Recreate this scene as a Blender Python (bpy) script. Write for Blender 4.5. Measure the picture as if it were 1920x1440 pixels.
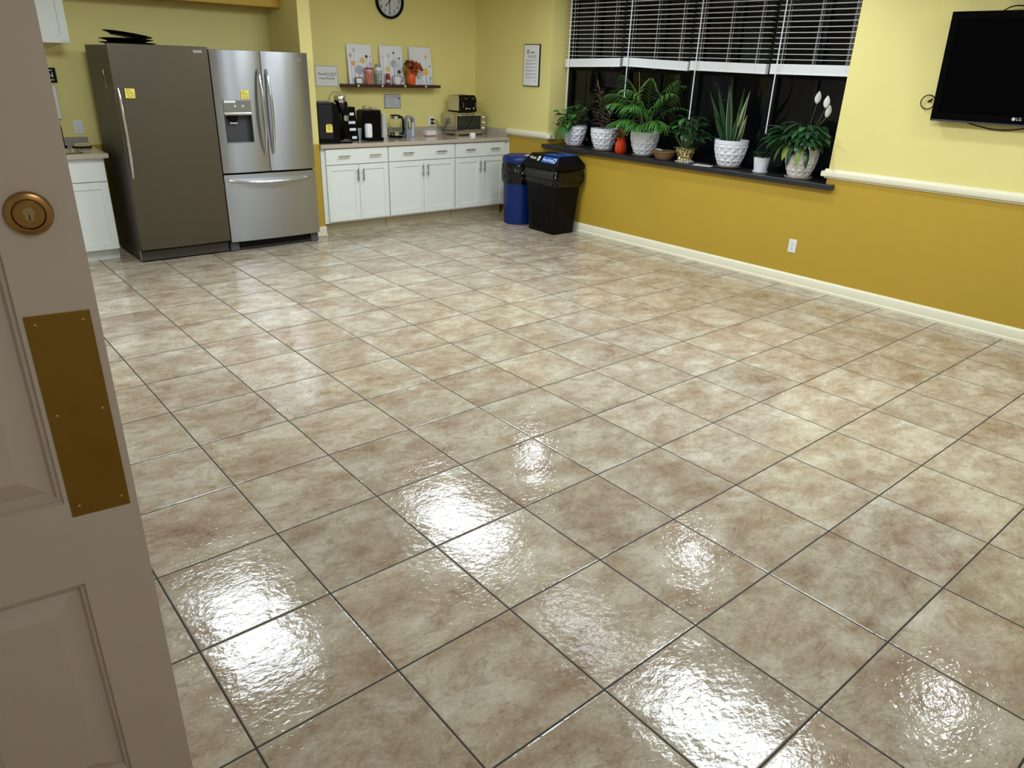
import bpy, bmesh, math, random
from mathutils import Vector, Matrix
PI = math.pi
for o in list(bpy.data.objects): bpy.data.objects.remove(o)
SC = bpy.context.scene
COL = SC.collection
# ------------------------------------------------------------------ camera
cam = bpy.data.cameras.new('camera'); cam_o = bpy.data.objects.new('camera', cam); COL.objects.link(cam_o)
R0 = Vector((0.76666541, -0.64123234, 0.03232992)); R1 = Vector((-0.23583556, -0.32808744, -0.91473505)); R2 = Vector((0.59716474, 0.69367119, -0.40275868))
M = Matrix((R0, -R1, -R2)).transposed().to_4x4(); M.translation = Vector((-0.41058, -2.39175, 1.727325))
cam_o.matrix_world = M
cam.sensor_fit = 'HORIZONTAL'; cam.sensor_width = 36.0; cam.lens = 1357.8 / 1920 * 36
cam.clip_start = 0.05; cam.clip_end = 100
SC.camera = cam_o
# ------------------------------------------------------------------ world (night outside) and exposure
w = bpy.data.worlds.new('night'); SC.world = w; w.use_nodes = True
w.node_tree.nodes['Background'].inputs[0].default_value = (0.010, 0.014, 0.022, 1)
w.node_tree.nodes['Background'].inputs[1].default_value = 0.9
SC.view_settings.view_transform = 'Standard'; SC.view_settings.look = 'None'
SC.view_settings.exposure = 0.56; SC.view_settings.gamma = 1.0; SC.view_settings.use_curve_mapping = False
CEIL = 2.6
LCOL = (0.90, 1.0, 1.06)
# (x, y, size x, size y, radiance) of the ceiling troffers and (x, y, radius, radiance) of the recessed downlights
TROFFERS = [(3.27, 2.6, 0.6, 1.2, 15.5), (3.25, -0.6, 0.6, 1.2, 17.0), (1.03, 2.45, 0.6, 1.2, 15.5), (3.2, 0.75, 0.3, 0.9, 7.0), (0.2, -2.75, 0.6, 0.6, 7.0)]  # last entry is an unseen fill light, added to brighten the door face
DOWNLIGHTS = [(4.79, 3.2, 0.085, 105.0), (4.79, 0.85, 0.085, 112.0), (4.79, -1.47, 0.085, 112.0)]

# ------------------------------------------------------------------ materials
MATS = {}
def srgb(r, g, b):
    f = lambda c: (c / 255 / 12.92) if c / 255 <= 0.04045 else ((c / 255 + 0.055) / 1.055) ** 2.4
    return (f(r), f(g), f(b), 1)
def mat(name, col, rough=0.5, metal=0.0, noise=0.06, scale=30, bump=0.0, bscale=80, emit=0, spec=0.5, trans=0, ior=1.45, coat=0, stretch=None, alpha=1):
    if name in MATS: return MATS[name]
    m = bpy.data.materials.new(name); m.use_nodes = True; nt = m.node_tree; N = nt.nodes; L = nt.links
    b = N['Principled BSDF']
    if len(col) == 3: col = (*col, 1)
    b.inputs['Roughness'].default_value = rough; b.inputs['Metallic'].default_value = metal
    b.inputs['Specular IOR Level'].default_value = spec; b.inputs['IOR'].default_value = ior
    b.inputs['Transmission Weight'].default_value = trans; b.inputs['Coat Weight'].default_value = coat
    b.inputs['Alpha'].default_value = alpha
    tc = N.new('ShaderNodeTexCoord'); vec = tc.outputs['Object']
    if stretch:
        mp = N.new('ShaderNodeMapping'); mp.inputs['Scale'].default_value = stretch; L.new(vec, mp.inputs[0]); vec = mp.outputs[0]
    if noise > 0:
        n = N.new('ShaderNodeTexNoise'); n.inputs['Scale'].default_value = scale; n.inputs['Detail'].default_value = 4; L.new(vec, n.inputs['Vector'])
        r = N.new('ShaderNodeMapRange'); r.inputs['To Min'].default_value = 1 - noise; r.inputs['To Max'].default_value = 1 + noise; L.new(n.outputs['Fac'], r.inputs['Value'])
        mx = N.new('ShaderNodeVectorMath'); mx.operation = 'SCALE'; mx.inputs[0].default_value = col[:3]; L.new(r.outputs[0], mx.inputs['Scale']); L.new(mx.outputs[0], b.inputs['Base Color'])
    else: b.inputs['Base Color'].default_value = col
    if bump > 0:
        n2 = N.new('ShaderNodeTexNoise'); n2.inputs['Scale'].default_value = bscale; n2.inputs['Detail'].default_value = 3; L.new(vec, n2.inputs['Vector'])
        bp = N.new('ShaderNodeBump'); bp.inputs['Strength'].default_value = bump; bp.inputs['Distance'].default_value = 0.004; L.new(n2.outputs['Fac'], bp.inputs['Height']); L.new(bp.outputs[0], b.inputs['Normal'])
    if emit > 0:
        b.inputs['Emission Color'].default_value = col; b.inputs['Emission Strength'].default_value = emit
    MATS[name] = m; return m
def aniso(m, k):
    N = m.node_tree.nodes; b = N['Principled BSDF']; b.inputs['Anisotropic'].default_value = k; b.inputs['Anisotropic Rotation'].default_value = 0.25
    t = N.new('ShaderNodeTangent'); t.direction_type = 'RADIAL'; t.axis = 'Z'; m.node_tree.links.new(t.outputs[0], b.inputs['Tangent'])
def two_tone(name, upper, lower, split):
    m = mat(name, upper, rough=0.55, noise=0.0, bump=0.12, bscale=220)
    nt = m.node_tree; N = nt.nodes; L = nt.links; b = N['Principled BSDF']
    g = N.new('ShaderNodeNewGeometry'); s = N.new('ShaderNodeSeparateXYZ'); L.new(g.outputs['Position'], s.inputs[0])
    c = N.new('ShaderNodeMath'); c.operation = 'GREATER_THAN'; c.inputs[1].default_value = split; L.new(s.outputs['Z'], c.inputs[0])
    mx = N.new('ShaderNodeMix'); mx.data_type = 'RGBA'; L.new(c.outputs[0], mx.inputs['Factor']); mx.inputs['A'].default_value = lower; mx.inputs['B'].default_value = upper
    n = N.new('ShaderNodeTexNoise'); n.inputs['Scale'].default_value = 3; n.inputs['Detail'].default_value = 5; L.new(g.outputs['Position'], n.inputs['Vector'])
    r = N.new('ShaderNodeMapRange'); r.inputs['To Min'].default_value = 0.96; r.inputs['To Max'].default_value = 1.04; L.new(n.outputs['Fac'], r.inputs['Value'])
    sc = N.new('ShaderNodeVectorMath'); sc.operation = 'SCALE'; L.new(mx.outputs['Result'], sc.inputs[0]); L.new(r.outputs[0], sc.inputs['Scale'])
    L.new(sc.outputs[0], b.inputs['Base Color'])
    return m
def floor_mat():
    m = bpy.data.materials.new('stone_look_tile'); m.use_nodes = True; nt = m.node_tree; N = nt.nodes; L = nt.links; b = N['Principled BSDF']
    def math_(op, a, c=None, cl=False):
        n = N.new('ShaderNodeMath'); n.operation = op; n.use_clamp = cl
        for i, v in enumerate((a, c)):
            if v is None: continue
            if isinstance(v, (int, float)): n.inputs[i].default_value = v
            else: L.new(v, n.inputs[i])
        return n.outputs[0]
    tc = N.new('ShaderNodeTexCoord'); s = N.new('ShaderNodeSeparateXYZ'); L.new(tc.outputs['Object'], s.inputs[0])
    T = 0.45
    gx = math_('DIVIDE', s.outputs['X'], T); gy = math_('DIVIDE', s.outputs['Y'], T)
    ix = math_('FLOOR', gx); iy = math_('FLOOR', gy)
    fx = math_('ABSOLUTE', math_('SUBTRACT', math_('FRACT', gx), 0.5)); fy = math_('ABSOLUTE', math_('SUBTRACT', math_('FRACT', gy), 0.5))
    mxv = math_('MAXIMUM', fx, fy)
    mr = N.new('ShaderNodeMapRange'); mr.inputs['From Min'].default_value = 0.4922; mr.inputs['From Max'].default_value = 0.4936; L.new(mxv, mr.inputs['Value']); grout = mr.outputs[0]
    edge = N.new('ShaderNodeMapRange'); edge.inputs['From Min'].default_value = 0.484; edge.inputs['From Max'].default_value = 0.4935; L.new(mxv, edge.inputs['Value'])
    # one random number set per tile
    cb = N.new('ShaderNodeCombineXYZ'); L.new(ix, cb.inputs[0]); L.new(iy, cb.inputs[1])
    wn = N.new('ShaderNodeTexWhiteNoise'); wn.noise_dimensions = '3D'; L.new(cb.outputs[0], wn.inputs['Vector'])
    off = N.new('ShaderNodeVectorMath'); off.operation = 'SCALE'; off.inputs['Scale'].default_value = 30; L.new(wn.outputs['Color'], off.inputs[0])
    pos = N.new('ShaderNodeVectorMath'); pos.operation = 'ADD'; L.new(tc.outputs['Object'], pos.inputs[0]); L.new(off.outputs[0], pos.inputs[1])
    st = N.new('ShaderNodeMapping'); st.inputs['Rotation'].default_value = (0, 0, 0.5); st.inputs['Scale'].default_value = (1.0, 1.45, 1); L.new(pos.outputs[0], st.inputs[0])
    def noise(sc, det, rg=0.55, dist=0.0, v=st.outputs[0]):
        n = N.new('ShaderNodeTexNoise'); n.inputs['Scale'].default_value = sc; n.inputs['Detail'].default_value = det; n.inputs['Roughness'].default_value = rg; n.inputs['Distortion'].default_value = dist
        L.new(v, n.inputs['Vector']); return n.outputs['Fac']
    big = noise(3.4, 12, 0.66, 0.35); mid = noise(10, 12, 0.80, 0.25); fine = noise(70, 8, 0.75)
    ramp = N.new('ShaderNodeValToRGB'); L.new(big, ramp.inputs[0]); e = ramp.color_ramp.elements
    e[0].position = 0.30; e[0].color = (0.60, 0.56, 0.47, 1); e[1].position = 0.70; e[1].color = (0.30, 0.203, 0.138, 1)
    x = ramp.color_ramp.elements.new(0.46); x.color = (0.47, 0.405, 0.31, 1); x = ramp.color_ramp.elements.new(0.57); x.color = (0.395, 0.316, 0.230, 1)
    r2 = N.new('ShaderNodeValToRGB'); L.new(mid, r2.inputs[0]); e = r2.color_ramp.elements
    e[0].position = 0.36; e[0].color = (1.14, 1.14, 1.14, 1); e[1].position = 0.68; e[1].color = (0.70, 0.61, 0.53, 1)
    x = r2.color_ramp.elements.new(0.52); x.color = (0.99, 0.98, 0.97, 1)
    mul = N.new('ShaderNodeMix'); mul.data_type = 'RGBA'; mul.blend_type = 'MULTIPLY'; mul.inputs['Factor'].default_value = 1; L.new(ramp.outputs[0], mul.inputs['A']); L.new(r2.outputs[0], mul.inputs['B'])
    fr = N.new('ShaderNodeMapRange'); fr.inputs['From Min'].default_value = 0.3; fr.inputs['From Max'].default_value = 0.7; fr.inputs['To Min'].default_value = 1.17; fr.inputs['To Max'].default_value = 0.80; L.new(fine, fr.inputs['Value'])
    tv = N.new('ShaderNodeMapRange'); tv.inputs['To Min'].default_value = 0.90; tv.inputs['To Max'].default_value = 1.05; L.new(wn.outputs['Value'], tv.inputs['Value'])
    vn = math_('ABSOLUTE', math_('SUBTRACT', noise(4.5, 6, 0.6, 0.8), 0.5)); vr = N.new('ShaderNodeMapRange'); vr.inputs['From Max'].default_value = 0.022; L.new(vn, vr.inputs['Value'])
    vm = N.new('ShaderNodeMix'); vm.data_type = 'RGBA'; L.new(vr.outputs[0], vm.inputs['Factor']); vm.inputs['A'].default_value = (0.84, 0.79, 0.74, 1); vm.inputs['B'].default_value = (1, 1, 1, 1)
    m2 = N.new('ShaderNodeMix'); m2.data_type = 'RGBA'; m2.blend_type = 'MULTIPLY'; m2.inputs['Factor'].default_value = 1; L.new(mul.outputs['Result'], m2.inputs['A']); L.new(vm.outputs['Result'], m2.inputs['B'])
    sc = N.new('ShaderNodeVectorMath'); sc.operation = 'SCALE'; L.new(m2.outputs['Result'], sc.inputs[0]); L.new(math_('MULTIPLY', fr.outputs[0], tv.outputs[0]), sc.inputs['Scale'])
    fin = N.new('ShaderNodeMix'); fin.data_type = 'RGBA'; L.new(grout, fin.inputs['Factor']); L.new(sc.outputs[0], fin.inputs['A']); fin.inputs['B'].default_value = (0.030, 0.029, 0.028, 1)
    L.new(fin.outputs['Result'], b.inputs['Base Color'])
    ro = N.new('ShaderNodeMapRange'); ro.inputs['To Min'].default_value = 0.085; ro.inputs['To Max'].default_value = 0.7; L.new(grout, ro.inputs['Value'])
    L.new(math_('ADD', ro.outputs[0], math_('MULTIPLY', math_('SUBTRACT', mid, 0.5), 0.10)), b.inputs['Roughness'])
    b.inputs['Specular IOR Level'].default_value = 0.34
    # relief: slow undulation, hammered glaze, tile edges
    und = noise(9, 2, 0.5, 0.0, pos.outputs[0]); ham = noise(42, 2, 0.5, 0.5)
    h = math_('ADD', math_('MULTIPLY', und, 0.0030), math_('MULTIPLY', ham, 0.0011))
    h = math_('SUBTRACT', h, math_('MULTIPLY', edge.outputs[0], 0.0012))
    bp = N.new('ShaderNodeBump'); bp.inputs['Strength'].default_value = 0.8; bp.inputs['Distance'].default_value = 1.0; L.new(h, bp.inputs['Height']); L.new(bp.outputs[0], b.inputs['Normal'])
    return m
UP = (0.80, 0.705, 0.27, 1); LO = (0.50, 0.325, 0.034, 1)
WALL = two_tone('two_tone_wall_paint', UP, LO, 0.93); WALLR = two_tone('two_tone_window_wall_paint', UP, LO, 0.953)
HALLW = mat('off_white_wall_paint', (.66, .62, .56), .6, noise=.03, scale=3)
GOLD = mat('golden_soffit_paint', srgb(206, 168, 62), 0.55, noise=0.03, scale=3, bump=0.1, bscale=220)
CEILM = mat('ceiling_white', (0.92, 0.92, 0.90), 0.9, noise=0.04, bump=0.4, bscale=150)
TRIM = mat('ivory_trim_paint', srgb(235, 230, 205), 0.35, noise=0.02)
CABW = mat('white_cabinet_paint', srgb(226, 230, 224), 0.38, noise=0.015)
TOE = mat('beige_toe_kick', srgb(186, 174, 146), 0.6, noise=0.05)
COUNTER = mat('beige_quartz', srgb(184, 172, 156), 0.12, noise=0.10, scale=260, coat=0.3)
SILLM = mat('black_slate', (0.022, 0.023, 0.025), 0.32, noise=0.3, scale=20)
STEEL = mat('brushed_steel', (0.38, 0.395, 0.425), 0.28, metal=1.0, noise=0.02, scale=8, stretch=(1, 1, 90)); aniso(STEEL, .85)
STEELD = mat('taupe_steel', (0.110, 0.094, 0.068), 0.42, metal=0.75, noise=0.04, scale=8, stretch=(1, 1, 90))
SIDEG = mat('dark_grey_cabinet_side', (0.070, 0.066, 0.055), 0.45, metal=0.3, noise=0.08, bump=0.2, bscale=300)
CHROME = mat('polished_chrome', (0.72, 0.72, 0.73), 0.14, metal=1.0, noise=0.02)
NICKEL = mat('brushed_nickel', (0.42, 0.41, 0.39), 0.32, metal=1.0, noise=0.03)
BLACK = mat('black_plastic', (0.003, 0.003, 0.0035), 0.22, noise=0.1, spec=0.14)
BLACKM = mat('black_matte', (0.005, 0.005, 0.005), 0.6, noise=0.1, spec=0.2)
GRILL = mat('charcoal_plastic', (0.045, 0.047, 0.05), 0.5, noise=0.1)
GREYP = mat('grey_plastic', (0.25, 0.25, 0.25), 0.4, noise=0.04)
WHITE = mat('white_plastic', (0.80, 0.81, 0.82), 0.35, noise=0.02)
PAPER = mat('white_paper', (0.80, 0.80, 0.82), 0.8, noise=0.02)
INK = mat('black_ink', (0.02, 0.02, 0.02), 0.7, noise=0)
INKG = mat('grey_ink', (0.22, 0.22, 0.24), 0.7, noise=0)
YNOTE = mat('yellow_sticky_paper', srgb(245, 225, 100), 0.8, noise=0.02)
BLUE = mat('blue_plastic', srgb(6, 36, 104), 0.38, noise=0.05)
BLUEL = mat('label_blue', srgb(26, 88, 176), 0.4, noise=0.03)
BAG = mat('black_bin_liner', (0.002, 0.002, 0.002), 0.13, noise=0.1, bump=1.0, bscale=40, spec=0.6)
BRASS = mat('brass_plate', (0.28, 0.155, 0.025), 0.30, metal=0.85, noise=0.15, scale=12, bump=0.03, bscale=30)
BRASSD = mat('antique_brass', (0.34, 0.19, 0.060), 0.26, metal=1.0, noise=0.12, scale=20)
DOORM = mat('taupe_door_paint', srgb(192, 175, 160), 0.42, noise=0.03, scale=8, bump=0.12, bscale=40)
FRAMEM = mat('black_window_frame', (0.004, 0.0045, 0.006), 0.4, noise=0.1, spec=0.15)
BLINDM = mat('white_blind_slat', (0.88, 0.89, 0.92), 0.4, noise=0.02)
CORD = mat('white_cord', (0.72, 0.71, 0.66), 0.7, noise=0.05)
POTM = mat('white_glazed_pot', (0.76, 0.78, 0.84), 0.32, noise=0.02)
SOIL = mat('potting_soil', (0.025, 0.017, 0.010), 0.95, noise=0.5, scale=60, bump=1, bscale=90)
CLAY = mat('brown_saucer', (0.20, 0.13, 0.085), 0.5, noise=0.1)
ORANGE = mat('orange_ceramic', srgb(226, 92, 24), 0.3, noise=0.12, scale=15)
WALNUT = mat('dark_walnut', (0.055, 0.016, 0.010), 0.4, noise=0.35, scale=9, stretch=(1, 12, 12))
def leafmat(name, c, r=0.35, c2=None):
    m = mat(name, c, r, noise=0.35, scale=18); b = m.node_tree.nodes['Principled BSDF']; b.inputs['Subsurface Weight'].default_value = 0.0
    return m
PALMG = leafmat('palm_green', (0.062, 0.205, 0.030)); DARKG = leafmat('dark_leaf_green', (0.012, 0.050, 0.014), 0.28); MIDG = leafmat('pothos_green', (0.042, 0.15, 0.03), 0.35)
DRAC = leafmat('dark_dracaena_leaf', (0.035, 0.042, 0.028), 0.4); PINK = leafmat('pink_leaf_rib', (0.50, 0.22, 0.21), 0.5); SNAKE = leafmat('snake_leaf_green', (0.010, 0.045, 0.014), 0.35)
CREAM = leafmat('cream_leaf_margin', (0.32, 0.36, 0.20), 0.4); STEMG = leafmat('olive_stem', (0.12, 0.16, 0.05), 0.6); LILY = leafmat('white_spathe', (0.85, 0.87, 0.80), 0.5)
YELG = leafmat('yellow_green_leaf', (0.20, 0.30, 0.03), 0.4)

# ------------------------------------------------------------------ mesh builder
class MB:
    def __init__(s): s.v = []; s.f = []; s.m = []; s.mats = []; s.cur = 0
    def use(s, m):
        if m not in s.mats: s.mats.append(m)
        s.cur = s.mats.index(m); return s
    def add(s, vs, fs):
        n = len(s.v); s.v += [tuple(v) for v in vs]; s.f += [tuple(i + n for i in f) for f in fs]; s.m += [s.cur] * len(fs); return s
    def box(s, x0, x1, y0, y1, z0, z1):
        return s.add([(x0,y0,z0),(x1,y0,z0),(x1,y1,z0),(x0,y1,z0),(x0,y0,z1),(x1,y0,z1),(x1,y1,z1),(x0,y1,z1)],
                     [(0,3,2,1),(4,5,6,7),(0,1,5,4),(1,2,6,5),(2,3,7,6),(3,0,4,7)])
    def prism(s, poly, a, b, axis=2):            # poly in the two other axes (cyclic order), extruded along axis
        n = len(poly)
        def P(p, h):
            return (p[0], p[1], h) if axis == 2 else ((h, p[0], p[1]) if axis == 0 else (p[0], h, p[1]))
        vs = [P(p, a) for p in poly] + [P(p, b) for p in poly]
        fs = [tuple(range(n))[::-1], tuple(range(n, 2 * n))] + [(i, (i + 1) % n, (i + 1) % n + n, i + n) for i in range(n)]
        return s.add(vs, fs)
    def lathe(s, prof, c=(0, 0, 0), n=32, caps=True, axis=2, fn=None):
        vs = []; fs = []
        for j, (r, z) in enumerate(prof):
            for i in range(n):
                a = 2 * PI * i / n; rr = r + (fn(a, j, r, z) if fn else 0)
                p = (rr * math.cos(a), rr * math.sin(a), z)
                if axis == 0: p = (p[2], p[0], p[1])
                elif axis == 1: p = (p[0], p[2], p[1])
                vs.append((p[0] + c[0], p[1] + c[1], p[2] + c[2]))
        for j in range(len(prof) - 1):
            for i in range(n): fs.append((j*n+i, j*n+(i+1)%n, (j+1)*n+(i+1)%n, (j+1)*n+i))
        if caps: fs.append(tuple(range(n))[::-1]); fs.append(tuple(range((len(prof)-1)*n, len(prof)*n)))
        return s.add(vs, fs)
    def cyl(s, c, r, h, n=24, axis=2): return s.lathe([(r, 0), (r, h)], c, n, True, axis)
    def tube(s, pts, r, n=8, flat=None, ref=None, closed=False):
        pts = [Vector(p) for p in pts]; vs = []; fs = []; K = len(pts)
        for k, p in enumerate(pts):
            if closed: t = (pts[(k+1) % K] - pts[k-1]).normalized()
            else: t = (pts[min(k+1, K-1)] - pts[max(k-1, 0)]).normalized()
            u = Vector(ref) if ref else (Vector((0,0,1)) if abs(t.z) < 0.9 else Vector((1,0,0)))
            a = t.cross(u).normalized(); b = a.cross(t).normalized()
            rr = r[k] if isinstance(r, (list, tuple)) else r
            for i in range(n):
                an = 2 * PI * i / n; vs.append(p + a * math.cos(an) * rr + b * math.sin(an) * rr * (flat or 1))
        for k in range(K if closed else K - 1):
            for i in range(n): q = ((k + 1) % K) * n; fs.append((k*n+i, k*n+(i+1)%n, q+(i+1)%n, q+i))
        if not closed: fs.append(tuple(range(n))[::-1]); fs.append(tuple(range((K-1)*n, K*n)))
        return s.add(vs, fs)
    def sphere(s, c, r, n=12, m=8, sc=(1,1,1)):
        prof = [(max(1e-4, math.sin(PI*j/m)) * r, -math.cos(PI*j/m) * r) for j in range(m+1)]
        b = len(s.v); s.lathe(prof, (0,0,0), n, True)
        for i in range(b, len(s.v)): v = s.v[i]; s.v[i] = (v[0]*sc[0]+c[0], v[1]*sc[1]+c[1], v[2]*sc[2]+c[2])
        return s
    def leaf(s, base, az, L, W, el, droop, seg=8, fold=0.25, shape='oval', roll=0.0):
        # a curved blade: starts at elevation el, loses droop radians over its length
        p = Vector(base); vs = []; fs = []; rows = []
        h = Vector((math.cos(az), math.sin(az), 0)); side = Vector((-math.sin(az), math.cos(az), 0))
        side = (side * math.cos(roll) + Vector((0, 0, 1)) * math.sin(roll))
        for k in range(seg + 1):
            t = k / seg; e = el - droop * t
            if shape == 'oval': wd = math.sin(PI * min(1, t * 0.97 + 0.03)) ** 0.75 * (1 - 0.25 * t)
            elif shape == 'blade': wd = (0.55 + 0.45 * math.sin(PI * min(t * 1.1, 1))) * (1 - t ** 4)
            elif shape == 'heart': wd = min(1, (t + 0.04) * 5) * (1 - t) ** 0.55
            else: wd = (1 - t) ** 0.6
            d = h * math.cos(e) + Vector((0, 0, 1)) * math.sin(e); up = side.cross(d).normalized()
            hw = W / 2 * max(wd, 0.02)
            rows.append((p - side * hw + up * -abs(fold) * hw * -1, p.copy(), p + side * hw + up * abs(fold) * hw))
            p = p + d * (L / seg)
        for r in rows: vs += list(r)
        for k in range(seg):
            a = 3 * k; fs += [(a, a+1, a+4, a+3), (a+1, a+2, a+5, a+4)]
        return s.add(vs, fs)
    def xf(s, mtx, start=0):
        for i in range(start, len(s.v)): s.v[i] = tuple(mtx @ Vector(s.v[i]))
        return s
    def build(s, name, m=None, parent=None, smooth=False, bevel=0, loc=None, seg=2, solid=0, rot=None, keep=False):
        me = bpy.data.meshes.new(name); me.from_pydata([Vector(v) for v in s.v], [], s.f)
        ms = s.mats if s.mats else [m]
        for x in ms: me.materials.append(x)
        if s.mats: me.polygons.foreach_set('material_index', s.m)
        me.update()
        bm = bmesh.new(); bm.from_mesh(me)
        if not solid and not keep: bmesh.ops.recalc_face_normals(bm, faces=bm.faces)
        bm.to_mesh(me); bm.free()
        if smooth:
            me.polygons.foreach_set('use_smooth', [True] * len(me.polygons)); me.set_sharp_from_angle(angle=math.radians(38))
        o = bpy.data.objects.new(name, me); COL.objects.link(o)
        if parent: o.parent = parent
        if loc: o.location = loc
        if rot: o.rotation_euler = rot
        if bevel:
            b = o.modifiers.new('bevel', 'BEVEL'); b.width = bevel; b.segments = seg; b.limit_method = 'ANGLE'; b.angle_limit = math.radians(40)
        if solid:
            b = o.modifiers.new('thick', 'SOLIDIFY'); b.thickness = solid; b.offset = 0
        return o
def tag(o, label, cat, group=None, kind=None):
    o['label'] = label; o['category'] = cat
    if group: o['group'] = group
    if kind: o['kind'] = kind
    return o
def thing(name, label, cat, loc=(0, 0, 0), rz=0, group=None):
    o = bpy.data.objects.new(name, None); o.empty_display_size = 0.05; COL.objects.link(o); o.location = loc; o.rotation_euler = (0, 0, rz)
    return tag(o, label, cat, group)
def struct(o, label=None):
    o['kind'] = 'structure'
    if label: o['label'] = label
    return o
WA = 0.012; PV = (5.615, 1.0)
def RW(o):                                       # swing a thing given in the window wall's own frame into the room
    x, y = o.location.x - PV[0], o.location.y - PV[1]; c, s_ = math.cos(WA), math.sin(WA)
    o.location.x = PV[0] + c * x - s_ * y; o.location.y = PV[1] + s_ * x + c * y; o.rotation_euler.z += WA
    return o
def text(body, size, mtx, m, name, parent, depth=0.0006, align='CENTER', sx=1.0):
    cu = bpy.data.curves.new('t', 'FONT'); cu.body = body; cu.size = size; cu.align_x = align; cu.align_y = 'CENTER'; cu.extrude = depth; cu.resolution_u = 2
    to = bpy.data.objects.new('t', cu); COL.objects.link(to); bpy.context.view_layer.update()
    me = bpy.data.meshes.new_from_object(to.evaluated_get(bpy.context.evaluated_depsgraph_get())); bpy.data.objects.remove(to)
    me.transform(mtx @ Matrix.Diagonal((sx, 1, 1, 1))); me.materials.clear(); me.materials.append(m)
    o = bpy.data.objects.new(name, me); COL.objects.link(o); o.parent = parent
    return o
def face_front(x, y, z):                         # text lying on a face that looks toward -Y
    return Matrix.Translation((x, y, z)) @ Matrix(((1,0,0,0),(0,0,-1,0),(0,1,0,0),(0,0,0,1)))
def face_left(x, y, z):                          # text on a face that looks toward -X (reads toward -Y)
    return Matrix.Translation((x, y, z)) @ Matrix(((0,0,-1,0),(-1,0,0,0),(0,1,0,0),(0,0,0,1)))

# ================================================================== THE ROOM
XL, YF, YB, XW = -1.15, -3.3, 5.455, 5.615
fl = MB().box(XL - .1, 6.0, YF - .1, YB + .2, -0.05, 0).build('floor', floor_mat()); struct(fl, 'glossy beige stone look tile floor with dark grout')
struct(MB().box(XL - .1, 6.1, YF - .1, YB + .2, CEIL, CEIL + .1).build('ceiling', CEILM), 'white ceiling')
struct(MB().box(XL, 5.75, YB, YB + .12, 0, CEIL).build('wall_back', WALL), 'pale yellow wall above mustard behind refrigerators and coffee counter')
struct(MB().box(XL - .1, XL, YF, YB, 0, CEIL).build('wall_left', HALLW), 'left wall')
struct(MB().box(XL, 6.0, YF - .1, YF, 0, CEIL).build('wall_front', HALLW), 'wall behind the camera')
b = MB(); V0, V1, ZS, ZT = 0.678, 4.09, 0.86, 2.5
x0, x1 = 0, 0.30
for y0, y1, z0, z1 in [(YF - 1.1, V0 - 1, 0, CEIL), (V1 - 1, 4.6, 0, CEIL), (V0 - 1, V1 - 1, 0, ZS), (V0 - 1, V1 - 1, ZT, CEIL)]: b.box(x0, x1, y0, y1, z0, z1)
struct(RW(b.build('wall_right', WALLR, loc=(XW, 1, 0))), 'window wall, pale yellow above mustard')
struct(MB().box(2.930, 3.058, 4.77, YB, 0, CEIL).build('wall_middle', WALL, bevel=.003), 'end of the yellow partition between refrigerator and counter')
struct(MB().box(-0.2, 2.930, 5.13, YB, 2.163, CEIL).build('trim_1', GOLD, bevel=.004), 'golden soffit above the refrigerators')
# baseboards (stepped profile)
def base_prof(h=.10): return [(0, 0), (-.026, 0), (-.026, .018), (-.017, .024), (-.017, h - .02), (-.011, h - .008), (-.004, h), (0, h)]
b = MB().prism(base_prof(), YF - .9, 3.75, 1); struct(RW(b.build('baseboard_right', TRIM, loc=(XW, 1, 0), smooth=True)), 'ivory baseboard along the window wall')
b = MB(); b.box(2.925, 3.075, 4.744, 4.77, 0, .018); b.box(2.925, 3.068, 4.753, 4.77, .018, .098); b.box(3.058, 3.072, 4.77, 4.86, 0, .098)
struct(b.build('baseboard_middle', TRIM, bevel=.004), 'ivory baseboard on the partition end')
# chair rails on the window wall
def rail(name, v0, v1, label):
    pr = [(0, .948), (-.012, .952), (-.014, .962), (-.030, .968), (-.036, .985), (-.032, 1.005), (-.020, 1.012), (-.016, 1.022), (0, 1.026)]
    b = MB().prism(pr, v0 - 1, v1 - 1, 1)
    return b, pr
b, pr = rail('', YF - 1, 0.70, '')
b.lathe([(.036, .966), (.038, .985), (.034, 1.006)], (.0, V0 - 1 + .022, 0), 20)
b.prism([(p[1], -p[0] * .0) if False else (0, 0) for p in pr][:0] or [(-.0, V0-1), (.05, V0-1), (.05, V0-1 + .016), (-.02, V0-1 + .016)], .955, 1.02, 2)
struct(RW(b.build('trim_2', TRIM, loc=(XW, 1, 0), smooth=True)), 'ivory chair rail below the television, ending at the window')
b, pr = rail('', 4.08, 4.80, ''); b.lathe([(.034, .966), (.036, .985), (.032, 1.006)], (.0, V1 - 1 - .012, 0), 20)
b.box(-.02, .10, V1 - 1 - .022, V1 - 1, .955, 1.02)
struct(RW(b.build('trim_3', TRIM, loc=(XW, 1, 0), smooth=True)), 'short ivory chair rail between counter and window')
# window sill slab, in two lengths with a light joint
b = MB(); b.box(-.055, .30, 0.60 - 1, 2.405 - 1, .862, .905); b.box(-.055, .30, 2.409 - 1, 4.13 - 1, .862, .905)
struct(RW(b.build('trim_4', SILLM, loc=(XW, 1, 0), bevel=.004)), 'black slate window sill')
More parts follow.
